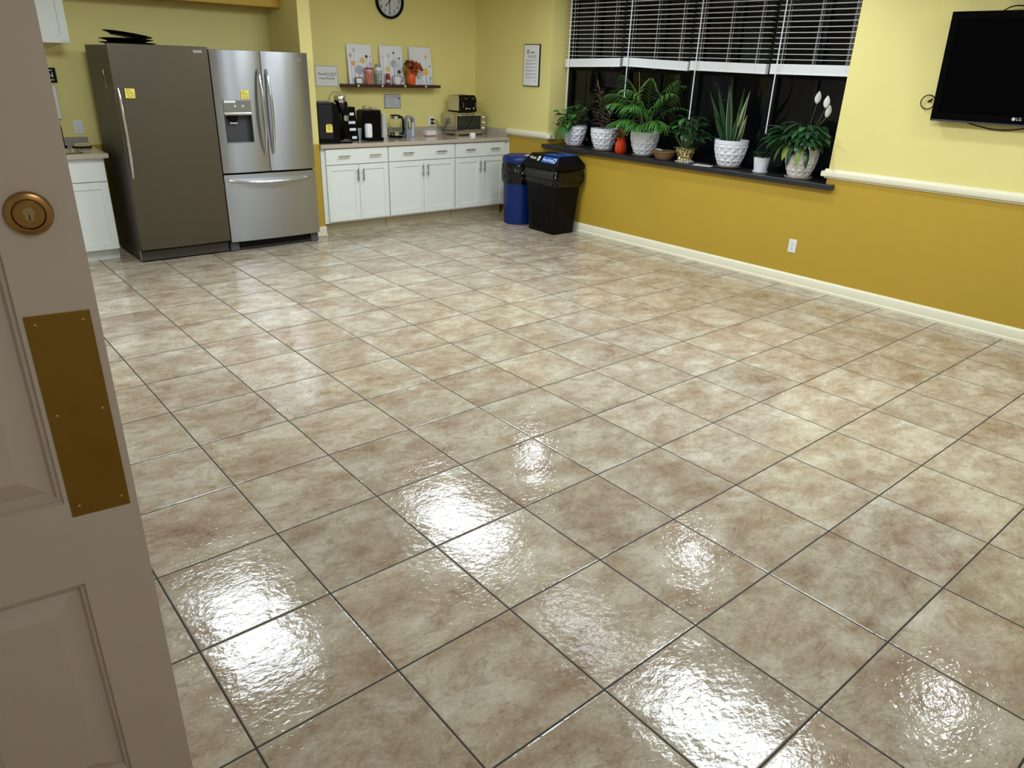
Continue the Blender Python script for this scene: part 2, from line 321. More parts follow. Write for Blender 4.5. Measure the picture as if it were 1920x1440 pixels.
# windows
GLASS = mat('window_glass', (1, 1, 1), 0.02, noise=0, trans=1, ior=1.26)
DARKOUT = mat('night_backdrop', (0.006, 0.007, 0.010), 0.9, noise=0.5, scale=3)
edges = [4.09, 3.24, 2.345, 1.50, 0.678]
for i in range(4):
    a, c = edges[i + 1] - 1, edges[i] - 1; fo = .05
    b = MB(); b.box(.285, .35, a, a + fo, .905, ZT); b.box(.285, .35, c - fo, c, .905, ZT); b.box(.285, .35, a, c, ZT - .05, ZT); b.box(.285, .35, a, c, .905, .955)
    mid = (a + c) / 2; b.box(.30, .345, mid - .018, mid + .018, .955, ZT - .05); b.box(.30, .345, a + fo, c - fo, 1.695, 1.745)
    f = RW(b.build('window_%d' % (i + 1), FRAMEM, loc=(XW, 1, 0), bevel=.003)); struct(f, 'black framed window pane at night, %s' % ['nearest the corner', 'behind the palm', 'behind the snake plant', 'nearest the television'][i])
    MB().box(.320, .326, a + fo, c - fo, .955, ZT - .05).build('glass', GLASS, f)
# dark backdrop slab added beyond the window glass to set the pane tone
# (kept a little lighter than the sky so panes are not dead black)
b = MB().box(7.4, 7.6, -3, 8, -2, 5); o = b.build('backdrop_outside', DARKOUT); struct(o, 'dark backdrop slab added outside the windows')

# ------------------------------------------------------------------ ceiling lights
def emis(name, s):
    m = bpy.data.materials.new(name); m.use_nodes = True; N = m.node_tree.nodes; N.clear(); e = N.new('ShaderNodeEmission'); e.inputs[0].default_value = (*LCOL, 1); e.inputs[1].default_value = s
    g = N.new('ShaderNodeNewGeometry'); mx = N.new('ShaderNodeMixShader'); d = N.new('ShaderNodeBsdfDiffuse'); o = N.new('ShaderNodeOutputMaterial')
    m.node_tree.links.new(g.outputs['Backfacing'], mx.inputs[0]); m.node_tree.links.new(e.outputs[0], mx.inputs[1]); m.node_tree.links.new(d.outputs[0], mx.inputs[2]); m.node_tree.links.new(mx.outputs[0], o.inputs[0])
    return m
tl = ['white ceiling troffer light nearest the back counter', 'white ceiling troffer light in front of the television', 'white ceiling troffer light in front of the refrigerators', 'slim dim ceiling panel light in the middle of the room', 'unseen square dim ceiling light added to light the near door']
for i, (x, y, sx, sy, s) in enumerate(TROFFERS):
    t = thing('ceiling_light', tl[i], 'ceiling light', (x, y, CEIL), group='rectangular ceiling lights')
    b = MB()
    for q in [(-sx/2-.02, sx/2+.02, -sy/2-.02, -sy/2), (-sx/2-.02, sx/2+.02, sy/2, sy/2+.02), (-sx/2-.02, -sx/2, -sy/2, sy/2), (sx/2, sx/2+.02, -sy/2, sy/2)]: b.box(*q, -.015, 0)
    b.build('frame', WHITE, t)
    MB().add([(-sx/2, -sy/2, -.008), (-sx/2, sy/2, -.008), (sx/2, sy/2, -.008), (sx/2, -sy/2, -.008)], [(0, 1, 2, 3)]).build('diffuser', emis('troffer_glow_%d' % i, s), t, keep=True)
dl = ['round recessed downlight by the window corner', 'round recessed downlight by the middle of the window wall', 'round recessed downlight beyond the television']
for i, (x, y, r, s) in enumerate(DOWNLIGHTS):
    t = thing('downlight', dl[i], 'ceiling light', (x, y, CEIL), group='recessed downlights')
    MB().lathe([(r, -.004), (r + .02, -.006), (r + .02, 0), (r, 0)], n=32, caps=False).build('trim_ring', WHITE, t, smooth=True)
    n = 32; MB().add([(r * math.cos(2*PI*k/n), -r * math.sin(2*PI*k/n), -.003) for k in range(n)], [tuple(range(n))]).build('lens', emis('downlight_glow_%d' % i, s), t, keep=True)

# ------------------------------------------------------------------ near door (own frame: u along the leaf, -y toward the camera)
dang = math.atan2(-0.1223, 0.9925)
door = thing('door_1', 'x', 'door', (-0.1723, -0.9703, 0.0), dang); del door['category']; struct(door, 'taupe panelled door standing open at the left')
DW, DH = 0.92, 2.13
def raised_panel(b, u0, u1, z0, z1):            # moulding slope, groove and raised field, sunk into the leaf face at y=0
    rings = [(0, 0.0), (.003, .009), (.009, .007), (.015, .020), (.022, .020), (.058, .006), (.062, .004)]
    P = []
    for d, y in rings: P.append([(u0+d, y, z0+d), (u1-d, y, z0+d), (u1-d, y, z1-d), (u0+d, y, z1-d)])
    vs = [p for r in P for p in r]; fs = []
    for k in range(len(rings) - 1):
        for i in range(4): fs.append((4*k+i, 4*k+(i+1) % 4, 4*k+4+(i+1) % 4, 4*k+4+i))
    k = len(rings) - 1; fs.append((4*k, 4*k+1, 4*k+2, 4*k+3)); b.add(vs, fs)
b = MB()
us = [-DW, -DW + .125, -.5225, -.3975 + 0, -.125, 0]
us = [-DW, -DW + .12, -.52, -.40, -.122, 0]
zs = [0.012, 0.20, 0.742, 0.93, 1.52, 1.62, 1.98, DH]
vsx = []
panels = [(us[1], us[2]), (us[3], us[4])]; pz = [(zs[1], zs[2]), (zs[3], zs[4]), (zs[5], zs[6])]
for i in range(len(us) - 1):
    for j in range(len(zs) - 1):
        if (us[i], us[i+1]) in panels and (zs[j], zs[j+1]) in pz: raised_panel(b, us[i], us[i+1], zs[j], zs[j+1])
        else: b.add([(us[i], 0, zs[j]), (us[i+1], 0, zs[j]), (us[i+1], 0, zs[j+1]), (us[i], 0, zs[j+1])], [(0, 1, 2, 3)])
z0, z1 = zs[0], zs[-1]; b.add([(-DW,0,z0),(0,0,z0),(0,.044,z0),(-DW,.044,z0),(-DW,0,z1),(0,0,z1),(0,.044,z1),(-DW,.044,z1)], [(0,3,2,1),(4,5,6,7),(1,2,6,5),(2,3,7,6),(3,0,4,7)])
b.build('leaf', DOORM, door, bevel=0)
p = MB().box(-.1145, -.0135, -.0018, 0, .898, 1.305).build('push_plate', BRASS, door, bevel=.0006)
for su in (-.100, -.027):
    for sz in (.918, 1.112, 1.287): MB().lathe([(.0001, -.0034), (.003, -.003), (.0042, -.0018)], (su, 0, sz), 16, False, 1).build('screw', BRASSD, p, smooth=True)
c = MB().lathe([(.0355, 0), (.0355, -.004), (.033, -.011), (.027, -.0135), (.0245, -.0135), (.0225, -.010), (.021, -.010), (.0205, -.0125), (.0001, -.0125)], (-.0705, 0, 1.4785), 48, False, 1).build('lock_cylinder', BRASSD, door, smooth=True)
b = MB(); b.lathe([(.0085, -.0125), (.0085, -.0142), (.0001, -.0142)], (-.0705, 0, 1.4815), 28, False, 1); b.lathe([(.0062, -.0125), (.0062, -.0146), (.0001, -.0146)], (-.0705, 0, 1.4735), 24, False, 1)
b.build('key_core', mat('worn_brass', (0.42, 0.30, 0.15), .3, 1.0, noise=.2), c, smooth=True)
MB().box(-.0715, -.0695, -.0149, -.0146, 1.469, 1.4785).build('keyhole', INK, c)

# ================================================================== HELPERS FOR FURNITURE
def shaker(b, x0, x1, y, z0, z1, rail=.055, th=.019, axis='y'):
    b.box(x0, x0 + rail, y, y + th, z0, z1); b.box(x1 - rail, x1, y, y + th, z0, z1)
    b.box(x0 + rail, x1 - rail, y, y + th, z0, z0 + rail); b.box(x0 + rail, x1 - rail, y, y + th, z1 - rail, z1)
    b.box(x0 + rail, x1 - rail, y + .008, y + th, z0 + rail, z1 - rail)
def bar_pull(parent, p0, p1, y):
    # round bar with two posts, on a front at y
    p0, p1 = Vector((p0[0], y - .030, p0[1])), Vector((p1[0], y - .030, p1[1])); b = MB(); b.tube([p0, p1], .0062, 12)
    for t in (.2, .8): q = p0.lerp(p1, t); b.tube([(q.x, y, q.z), (q.x, y - .030, q.z)], .0048, 10, ref=(1, 0, 0.01))
    return b.build('handle', NICKEL, parent, smooth=True)

# ------------------------------------------------------------------ base cabinets under the coffee counter
YC = 4.765
cabs = [(3.115, 3.853, 'white two-door base cabinet next to the refrigerator', 3.492), (3.861, 4.750, 'white two-door base cabinet in the middle of the coffee counter', 4.313), (4.758, 5.50, 'white two-door base cabinet beside the recycling bins', 5.133)]
pulls = [((3.251, 3.381), (3.617, 3.753)), ((4.036, 4.169), (4.477, 4.616)), ((4.895, 5.028), (5.265, 5.400))]
vp = [(3.466, 3.532), (4.293, 4.358), (5.112, 5.175)]
for i, (x0, x1, lab, sp) in enumerate(cabs):
    t = thing('base_cabinet', lab, 'cabinet', (x0, YC, 0), group='base cabinets under the coffee counter')
    W = x1 - x0; b = MB(); b.box(0 if i else -.045, W + (.045 if i == 2 else 0), .021, YB - YC - .002, .115, .883); b.build('body', CABW, t)
    MB().box(0 if i else -.045, W + (.02 if i == 2 else 0), .10, .115, 0, .1149).build('toe_kick', TOE, t)
    d = MB().box(.003, W - .003, 0, .0205, .718, .872).build('drawer', CABW, t, bevel=.002)
    for pr in pulls[i]: bar_pull(d, (pr[0] - x0, .802), (pr[1] - x0, .802), 0)
    for k, (a, c) in enumerate([(x0 + .003, sp - .002), (sp + .002, x1 - .003)]):
        b = MB(); shaker(b, a - x0, c - x0, 0, .132, .710); dd = b.build('door', CABW, t, bevel=.0012)
        bar_pull(dd, (vp[i][k] - x0, .541), (vp[i][k] - x0, .669), 0)
# end filler strips
b = MB().box(0, .04, 0, .02, .115, .8829); tag(b.build('filler_strip', CABW, loc=(5.546, YC - .0, 0)), 'white vertical filler strip at the right end of the cabinets', 'filler')
# countertop with backsplash
ct = thing('countertop', 'beige speckled countertop with low backsplash holding the coffee makers', 'countertop', (3.06, 4.745, 0.8835))
MB().box(0, 2.50, 0, YB - 4.745, 0, .0390).build('slab', COUNTER, ct, bevel=.003)
b = MB(); b.box(0, 1.42, YB - 4.745 - .02, YB - 4.745, .0392, .125); b.box(1.423, 2.48, YB - 4.745 - .02, YB - 4.745, .0392, .125); b.box(2.480, 2.499, .25, YB - 4.745 - .021, .0392, .125); b.box(2.480, 2.499, .05, .247, .0392, .125)
b.build('backsplash', COUNTER, ct, bevel=.001)
CT = 0.9227

# ------------------------------------------------------------------ left sink cabinet, counter, upper cabinet
t = thing('sink_base_cabinet', 'white base cabinet under the sink, mostly hidden behind the door', 'cabinet', (1.075, 4.82, 0))
b = MB(); D_ = YB - 4.82 - .001
for q in [(-1.2, -1.18, .021, D_, .10, .885), (-.02, 0, .021, D_, .10, .885), (-1.18, -.02, .021, D_, .10, .12), (-1.18, -.02, D_ - .02, D_, .12, .885), (-1.18, -.02, .021, .04, .12, .885)]: b.box(*q)
b.build('body', CABW, t)
MB().box(-1.2, 0, .075, .09, 0, .0999).build('toe_kick', CABW, t)
MB().box(-.45, -.004, 0, .0205, .690, .842).build('drawer', CABW, t, bevel=.002)
b = MB(); shaker(b, -.45, -.004, 0, .100, .683, .06); d = b.build('door', CABW, t, bevel=.0012); bar_pull(d, (-.415, .50), (-.415, .64), 0)
b = MB(); shaker(b, -.90, -.454, 0, .100, .683, .06); d = b.build('door', CABW, t, bevel=.0012); bar_pull(d, (-.50, .50), (-.50, .64), 0)
MB().box(-.90, -.454, 0, .0205, .690, .842).build('drawer', CABW, t, bevel=.002)
t = thing('sink_countertop', 'beige countertop with a steel sink left of the freezer', 'countertop', (1.11, 4.795, .8852))
b = MB(); D = YB - 4.795; hx0, hx1, hy0, hy1 = -.62, -.165, .10, .48
b.box(-1.24, hx0, 0, D, 0, .037); b.box(hx1, 0, 0, D, 0, .037); b.box(hx0, hx1, 0, hy0, 0, .037); b.box(hx0, hx1, hy1, D, 0, .037)
b.build('slab', COUNTER, t)
MB().box(-1.24, -.008, D - .02, D, .0372, .118).build('backsplash', mat('taupe_backsplash', srgb(158, 148, 138), .3, noise=.05, scale=200), t, bevel=.001)
b = MB(); pts = []
for k in range(28):
    a = 2 * PI * k / 28; cx, cy, hw, hh = (hx0+hx1)/2, (hy0+hy1)/2, (hx1-hx0)/2, (hy1-hy0)/2
    f = lambda v, p: math.copysign(abs(v) ** p, v)
    pts.append((cx + hw * f(math.cos(a), .5), cy + hh * f(math.sin(a), .5)))
ring = [(1.04, .040), (1.0, .0385), (.97, .03), (.93, -.10), (.80, -.13), (.0, -.13)]
vs = []; fs = []
for s_, z in ring: vs += [(cx + (p[0]-cx)*s_, cy + (p[1]-cy)*s_, z) for p in pts]
for j in range(len(ring)-1):
    for i in range(28): fs.append((28*j+i, 28*j+(i+1)%28, 28*j+28+(i+1)%28, 28*j+28+i))
b.add(vs, fs).build('sink_bowl', CHROME, t, smooth=True)
b = MB(); b.tube([(0,0,0),(0,0,.16)] + [(0, -.07 + .07*math.cos(a), .16 + .07*math.sin(a)) for a in [k*PI/8 for k in range(1, 9)]] + [(0, -.14, .12)], .009, 12, ref=(1, 0, 0)); b.cyl((0, 0, 0), .022, .02)
tag(b.build('faucet', BLACK, loc=(.885, 5.345, .9223), smooth=True, rot=(0, 0, -.6)), 'dark curved faucet behind the sink', 'faucet')
t = thing('sponge_tray', 'small dark tray holding a yellow folded cloth beside the sink', 'tray', (1.02, 5.325, .9223), -.1)
b = MB(); b.box(-.075, .075, -.035, .035, 0, .004)
for q in [(-.075, .075, -.035, -.031), (-.075, .075, .031, .035), (-.075, -.071, -.035, .035), (.071, .075, -.035, .035)]: b.box(*q, .004, .014)
b.build('tray', BLACK, t); 
b = MB()
for k in range(3): b.tube([(-.062 + .004*k, -.02, .010 + .011*k), (-.02, -.012, .014 + .011*k), (.03, -.016, .012 + .012*k), (.064 - .006*k, -.01, .016 + .010*k)], .0062, 8, flat=.9)
b.tube([(-.06, .006, .012), (0, .01, .02), (.062, .008, .018)], .010, 8)
b.build('cloth', mat('cream_yellow_cloth', srgb(214, 200, 140), .8, noise=.2), t, smooth=True)
t = thing('wall_cabinet', 'white wall cabinet above the sink at the top left', 'cabinet', (1.05, 5.12, 1.773))
MB().box(-1.2, 0, .021, YB - 5.121, 0, CEIL - 1.774).build('body', CABW, t)
for a, c in ((-.45, -.002), (-.90, -.454)):
    b = MB(); shaker(b, a, c, 0, .002, CEIL - 1.79, .06); b.build('door', CABW, t, bevel=.0012)
# chalk sign, white board, switch
t = thing('chalk_sign', 'small black wall sign with a white letter N beside the door edge', 'sign', (.952, YB, 1.457))
MB().box(-.26, 0, -.012, 0, 0, .121).build('board', BLACKM, t, bevel=.002)
text('N', .062, face_front(-.045, -.0125, .062), WHITE, 'lettering', t)
for q in [(-.10, -.025, .098), (-.11, -.02, .020)]: MB().box(q[0], q[1], -.0126, -.012, q[2], q[2] + .006).build('chalk_line', WHITE, t)
tag(MB().box(-.20, 0, -.03, 0, 0, .277).build('towel_dispenser', WHITE, loc=(.926, YB, 1.158), bevel=.006), 'white flat wall dispenser below the chalk sign', 'dispenser')
def plate(parent): return MB().box(-.037, .037, -.006, 0, -.058, .058).build('cover_plate', WHITE, parent, bevel=.003)
t = thing('light_switch', 'white rocker light switch above the sink backsplash', 'light switch', (1.047, YB, 1.086)); plate(t); MB().box(-.016, .016, -.011, -.006, -.032, .032).build('rocker', WHITE, t, bevel=.002, rot=(.06, 0, 0))

# ================================================================== FREEZER
t = thing('upright_freezer', 'tall taupe steel single-door freezer on the left', 'freezer', (1.18, 4.505, 0))
FW = .785
MB().box(.004, FW - .004, .075, .775, .012, 1.772).build('cabinet', SIDEG, t, bevel=.006)
MB().box(.012, FW - .012, .058, .075, .10, 1.765).build('gasket', BLACKM, t)
def bowed(b, x0, x1, z0, z1, xa, xb, y0, bulge, back, n=14):
    xm, hw = (xa + xb) / 2, (xb - xa) / 2
    xs = [x0 + (x1 - x0) * k / n for k in range(n + 1)]
    poly = [(x, y0 - bulge * (1 - ((x - xm) / hw) ** 2)) for x in xs] + [(x1, back), (x0, back)]
    b.prism(poly, z0, z1, 2)
b = MB(); bowed(b, 0, FW, .122, 1.785, 0, FW, .012, .012, .058); dr = b.build('door', STEELD, t, bevel=.004, smooth=False)
pts = []; 
for k in range(17):
    u = k / 16; z = .745 + .705 * u; o_ = math.sin(PI * u) ** .7; pts.append((.030, .010 - .046 * o_, z))
b = MB(); b.tube(pts, [.014 + .005*math.sin(PI*k/16) for k in range(17)], 14, flat=.7, ref=(1, 0, 0)); b.build('handle', CHROME, dr, smooth=True)
bd = MB().box(.658, .732, -.0015, .006, 1.735, 1.757).build('badge', NICKEL, dr, bevel=.001)
for k in range(2): MB().box(.665, .725, -.0019, -.0015, 1.741 + .007*k, 1.744 + .007*k).build('badge_line', GREYP, bd)
g = MB(); g.box(.0, FW, .085, .11, .012, .105); gr = g.build('kick_grille', GREYP if False else mat('grey_grille', (.36, .37, .40), .45, noise=.05), t, bevel=.006)
b = MB(); b.box(.12, FW - .10, .082, .085, .034, .082); b.build('grille_opening', BLACKM, gr)
b = MB()
for k in range(6): b.box(.125, FW - .105, .079, .083, .037 + .0080*k, .040 + .0080*k)
b.build('grille_slats', mat('slat_grey', (.11, .115, .125), .45), gr)
for k in range(4):
    MB().cyl((.06 if k % 2 else FW - .06, .14 if k < 2 else .70, 0), .018, .0125).build('foot', BLACKM, t)
# magnetic bottle opener on the freezer's side
t = thing('bottle_opener', 'slim metal bottle opener hanging on the side of the freezer', 'bottle opener', (1.184, 4.755, 1.512))
b = MB(); b.box(-.005, 0, -.007, .007, -.055, .035); b.box(-.005, 0, -.012, .012, -.074, -.058)
b.build('body', mat('dull_steel', (.45, .45, .42), .35, .8), t, bevel=.002)
MB().tube([(-.004, .012*math.cos(a), .055 + .018*math.sin(a)) for a in [k*PI/8 for k in range(16)]], .004, 8, closed=True, ref=(1, 0, 0)).build('ring', CHROME, t, smooth=True)
MB().box(-.007, -.005, -.005, .005, -.02, .02).build('grip', BLACK, t)
# ================================================================== FRIDGE
t = thing('french_door_refrigerator', 'stainless french door refrigerator with water dispenser', 'refrigerator', (1.975, 4.515, 0))
MB().box(.004, .906, .085, .80, .04, 1.745).build('cabinet', SIDEG, t, bevel=.005)
MB().box(.012, .898, .062, .085, .10, 1.74).build('gasket', BLACKM, t)
W2 = .905; SPL = .4525
# left door, built around the dispenser opening
b = MB(); A_ = (.002, SPL - .003); z0, z1, hx0, hx1, hz0, hz1 = .735, 1.768, .068, .316, .992, 1.245
for q in [(A_[0], hx0, z0, z1), (hx1, A_[1], z0, z1), (hx0, hx1, z0, hz0), (hx0, hx1, 1.365, z1)]:
    bowed(b, q[0], q[1], q[2], q[3], A_[0], A_[1], .014, .018, .062, 10)
ld = b.build('door', STEEL, t, smooth=True); ld.data.set_sharp_from_angle(angle=.5)
b = MB(); bowed(b, SPL + .003, W2 - .002, z0, z1, SPL + .003, W2 - .002, .014, .018, .062); rd = b.build('door', STEEL, t, smooth=True)
b = MB(); bowed(b, .002, W2 - .002, .100, .718, .002, W2 - .002, .014, .020, .062, 22); fd = b.build('freezer_drawer', STEEL, t, smooth=True)
# dispenser
dp = MB().box(hx0, hx1, -.008, .02, hz1, 1.365).build('dispenser_panel', mat('grey_metal_panel', (.24, .235, .22), .35, .6, noise=.04), ld, bevel=.003)
MB().box(hx0, hx1, -.013, .01, 1.234, 1.258).build('dispenser_lip', CHROME, ld, bevel=.006)
MB().box(hx0 + .006, hx0 + .108, -.0090, -.008, 1.340, 1.358).build('sticker', WHITE, dp)
for q in [(.165, .010), (.232, .006), (.245, .006)]: MB().box(q[0], q[0] + q[1], -.0090, -.008, 1.302, 1.322).build('indicator', WHITE, dp)
b = MB(); b.use(GRILL); b.box(hx0, hx1, .055, .0615, hz0, hz1); b.box(hx0, hx0 + .004, -.002, .055, hz0, hz1); b.box(hx1 - .004, hx1, -.002, .055, hz0, hz1); b.use(GREYP); b.box(hx0, hx1, -.004, .055, hz0, hz0 + .008)
b.build('dispenser_recess', None, ld)
b = MB(); b.prism([(.112, 1.232), (.196, 1.232), (.184, 1.175), (.124, 1.175)], .012, .045, 1); b.build('nozzle_housing', BLACK, ld, bevel=.003)
b = MB(); [b.cyl((.128 + .017*k, .025, 1.160), .006, .018, 10) for k in range(4)]; b.build('nozzle', WHITE, ld, smooth=True)
def bow_handle(par, x, zA, zB, y0=-.002, depth=.058):
    pts = [(x, y0 - depth * math.sin(PI * k / 20) ** .6, zA + (zB - zA) * k / 20) for k in range(21)]
    return MB().tube(pts, [.013 + .007*math.sin(PI*k/20) for k in range(21)], 14, flat=.75, ref=(1, 0, 0)).build('handle', CHROME, par, smooth=True)
bow_handle(ld, SPL - .040, .896, 1.617); bow_handle(rd, SPL + .036, .896, 1.617)
pts = [(.045 + .81 * k / 20, .004 - .055 * math.sin(PI * k / 20) ** .6, .666 - .022*math.sin(PI*k/20)) for k in range(21)]
MB().tube(pts, [.009 + .005*math.sin(PI*k/20) for k in range(21)], 14, flat=.9).build('handle', CHROME, fd, smooth=True)
bd = MB().box(.755, .835, -.0015, .012, 1.698, 1.716).build('badge', NICKEL, rd, bevel=.001); MB().box(.76, .83, -.002, -.0015, 1.707, 1.713).build('badge_line', GRILL, bd)
g = MB().box(.0, W2, .085, .11, .0, .088).build('kick_grille', GRILL, t, bevel=.006); MB().box(.10, W2 - .10, .082, .085, .025, .08).build('grille_opening', BLACKM, g)
for x in (.0, W2 - .085): MB().box(x, x + .085, .05, .085, .0, .088).build('hinge_foot', mat('slate_plastic', (.08, .085, .095), .45), g, bevel=.012)
# sticky notes
def note(loc, label, s=.074, lines=('Please', 'take your', 'food back', 'your room', 'Thank you'), face=face_front, rot=0.03):
    t = thing('sticky_note', label, 'sticky note', loc, group='yellow sticky notes'); t.rotation_euler = (0, rot, 0)
    MB().box(-s/2, s/2, -.0012, 0, -s/2, s/2).build('paper', YNOTE, t)
    for i, l in enumerate(lines): text(l, s * .19, face_front(-.008 + .004*i, -.0015, s * (.36 - .18 * i)), INK, 'handwriting', t)
note((1.292, 4.5015, 1.415), 'yellow sticky note on the taupe freezer door'); note((2.244, 4.506, 1.409), 'yellow sticky note above the water dispenser', .070)
# black trays on top
def tray(name, label, loc, r, rot, sx=1.0):
    t = thing(name, label, 'tray', loc, group='black serving trays'); t.rotation_euler = rot
    def sc(a, j, rr, z): return (.006 * math.cos(12 * a) if j in (3, 4, 5) else 0)
    b = MB(); b.lathe([(.001, .003), (r * .72, .003), (r * .78, .016), (r * .97, .026), (r, .024), (r * .99, .020), (r * .76, .010), (r * .70, 0), (.001, 0)], n=48, caps=False, fn=sc)
    b.xf(Matrix.Diagonal((sx, 1, 1, 1))); b.build('dish', BLACK, t, smooth=True)
    b = MB()
    for k in range(4): a = PI * k / 4; b.box(-r*.68, r*.68, -.002, .002, .0031, .009); b.xf(Matrix.Rotation(a, 4, 'Z'), len(b.v) - 8)
    b.xf(Matrix.Diagonal((sx, 1, 1, 1))); b.build('ribs', BLACK, t)
tray('serving_tray', 'black scalloped tray lying flat at the bottom of the stack on the freezer', (1.42, 4.82, 1.7725), .215, (0, 0, .3))
tray('serving_tray', 'second black tray in the stack on the freezer', (1.41, 4.82, 1.798), .205, (0, .03, .8), .95)
tray('serving_tray', 'black tray tilted on top of the stack on the freezer', (1.42, 4.80, 1.838), .185, (0, .135, .1))
tray('serving_tray', 'flat black tray on top of the french door refrigerator', (2.28, 4.93, 1.7455), .20, (0, 0, 0))

# ================================================================== ON THE COFFEE COUNTER
# pod coffee maker seen from its left side (faces right)
t = thing('pod_coffee_maker', 'large black single-serve coffee maker beside the refrigerator', 'coffee maker', (3.255, 4.935, CT), -.25)
b = MB(); pr = [(-.13, 0), (.09, 0), (.09, .30), (.075, .375), (.03, .405), (-.13, .40)]
b.prism(pr, -.125, .125, 1); b.build('body', BLACK, t, bevel=.012, seg=3)
MB().box(-.128, .02, -.131, -.126, .05, .38).build('water_tank', mat('smoked_tank', (.012, .012, .016), .12), t, bevel=.004)
b = MB(); b.box(.09, .225, -.085, .085, 0, .028); b.build('drip_base', BLACK, t, bevel=.01); MB().cyl((.165, 0, .0282), .055, .006, 32).build('drip_tray', CHROME, t, smooth=True)
MB().lathe([(.050, 0), (.060, .01), (.062, .10), (.052, .115)], (.150, 0, .29), 32).build('brew_head', BLACK, t, smooth=True)
MB().lathe([(.061, 0), (.063, .004), (.063, .060), (.057, .068)], (.135, 0, .395), 32).build('head_band', CHROME, t, smooth=True)
b = MB(); b.tube([(.02 + .075*(1 - math.cos(a)), 0, .40 + .095*math.sin(a)) for a in [k*PI/14 for k in range(15)]], .0085, 10, flat=1.4, ref=(0, 1, 0)); b.build('lift_handle', CHROME, t, smooth=True)
MB().lathe([(.036, 0), (.040, .004), (.040, .055), (.034, .058)], (.178, 0, .215), 28).build('pod_holder_ring', CHROME, t, smooth=True)
MB().lathe([(.03, 0), (.034, .022)], (.178, 0, .272), 24).build('pod_holder', BLACK, t, smooth=True)
o = thing('sticky_note', 'yellow sticky note on the black coffee maker', 'sticky note', (3.195, 4.80, CT + .155), -.25, 'yellow sticky notes')
b = MB(); b.prism([(-.033, -.042), (.033, -.042), (.033, .026), (.020, .038), (-.020, .038), (-.033, .026)], -.0012, 0, 1); b.build('paper', YNOTE, o)
for i, (s_, w_) in enumerate([(.028, .040), (.014, .046), (-.002, .032), (-.016, .026)]): MB().box(-w_/2, w_/2, -.0016, -.0012, s_ - .002, s_ + .002).build('handwriting', INK, o)
# pod drawers / rack with labels
t = thing('pod_rack', 'black pod rack with four white labels behind the coffee maker', 'pod rack', (3.55, 5.05, CT))
MB().prism([(-.085, 0), (.085, 0), (.052, .345), (-.085, .345)], -.06, .06, 1).build('rack', BLACK, t, bevel=.004)
for k, (x, z, w_) in enumerate([(.010, .26, .05), (.008, .175, .08), (.014, .105, .075), (.030, .022, .055)]): MB().box(x - w_/2, x + w_/2, -.0622, -.0602, z, z + .027).build('label_card', mat('pale_blue_label', (.72, .78, .88), .6), t)
t = thing('plastic_tumbler', 'small translucent ribbed cup between the pod rack and black urn', 'cup', (3.652, 5.030, CT))
FROST = mat('frosted_plastic', (.60, .66, .62), .3, noise=.05, trans=.6)
MB().lathe([(.026, 0), (.037, .118), (.040, .12), (.040, .126), (.035, .124), (.024, .004), (.0001, .004)], n=24, caps=False).build('cup', FROST, t, smooth=True)
MB().lathe([(.0335, .078), (.0355, .082), (.035, .112), (.0345, .114)], n=24, caps=False).build('band', GREYP, t, smooth=True)
# black thermal brewer / bin
CUPX = 3.722
t = thing('coffee_canister', 'tall black box-shaped coffee urn with a rounded top edge', 'coffee urn', (3.812, 5.06, CT))
MB().box(-.115, .105, -.08, .10, .0, .305).build('body', BLACK, t, bevel=.022, seg=4); MB().box(-.09, .08, -.06, .08, .303, .312).build('lid', GRILL, t, bevel=.004)
o = MB().box(.095, .118, -.05, .06, .20, .31).build('side_handle', BLACK, t, bevel=.008)
MB().box(-.118, .075, -.165, -.079, 0, .036).build('drip_shelf', BLACK, t, bevel=.006)
t = thing('white_cup', 'upright white rounded cup standing on the base of the black urn', 'cup', (CUPX + .002, 4.936, CT + .0365))
MB().lathe([(.035, 0), (.040, .006), (.041, .12), (.036, .138), (.028, .142)], n=28).build('cup', WHITE, t, smooth=True)
for x, y, z, h, l in [(3.875, 5.235, 0, .34, 'tall cream topped canister behind the urn, the taller of two'), (3.965, 5.235, 0, .325, 'cream topped canister behind the urn, the shorter of two')]:
    t = thing('canister', l, 'canister', (x, y, CT), group='cream lidded canisters')
    MB().lathe([(.038, 0), (.04, .004), (.04, h - .03), (.036, h - .025)], n=28).build('body', mat('cream_carton', srgb(206, 196, 168), .6), t, smooth=True)
    MB().lathe([(.042, h - .03), (.043, h - .026), (.043, h - .004), (.04, h)], n=28).build('lid', mat('tan_lid', srgb(196, 172, 126), .5), t, smooth=True)
b = MB(); b.prism([(-.028, 0), (.034, 0), (.026, .26), (-.020, .27)], -.03, .03, 1)
tag(b.build('paper_bag', mat('speckled_paper', (.62, .60, .56), .8, noise=.4, scale=180), loc=(4.045, 5.17, CT), bevel=.006), 'narrow white speckled paper bag right of the black urn', 'bag')
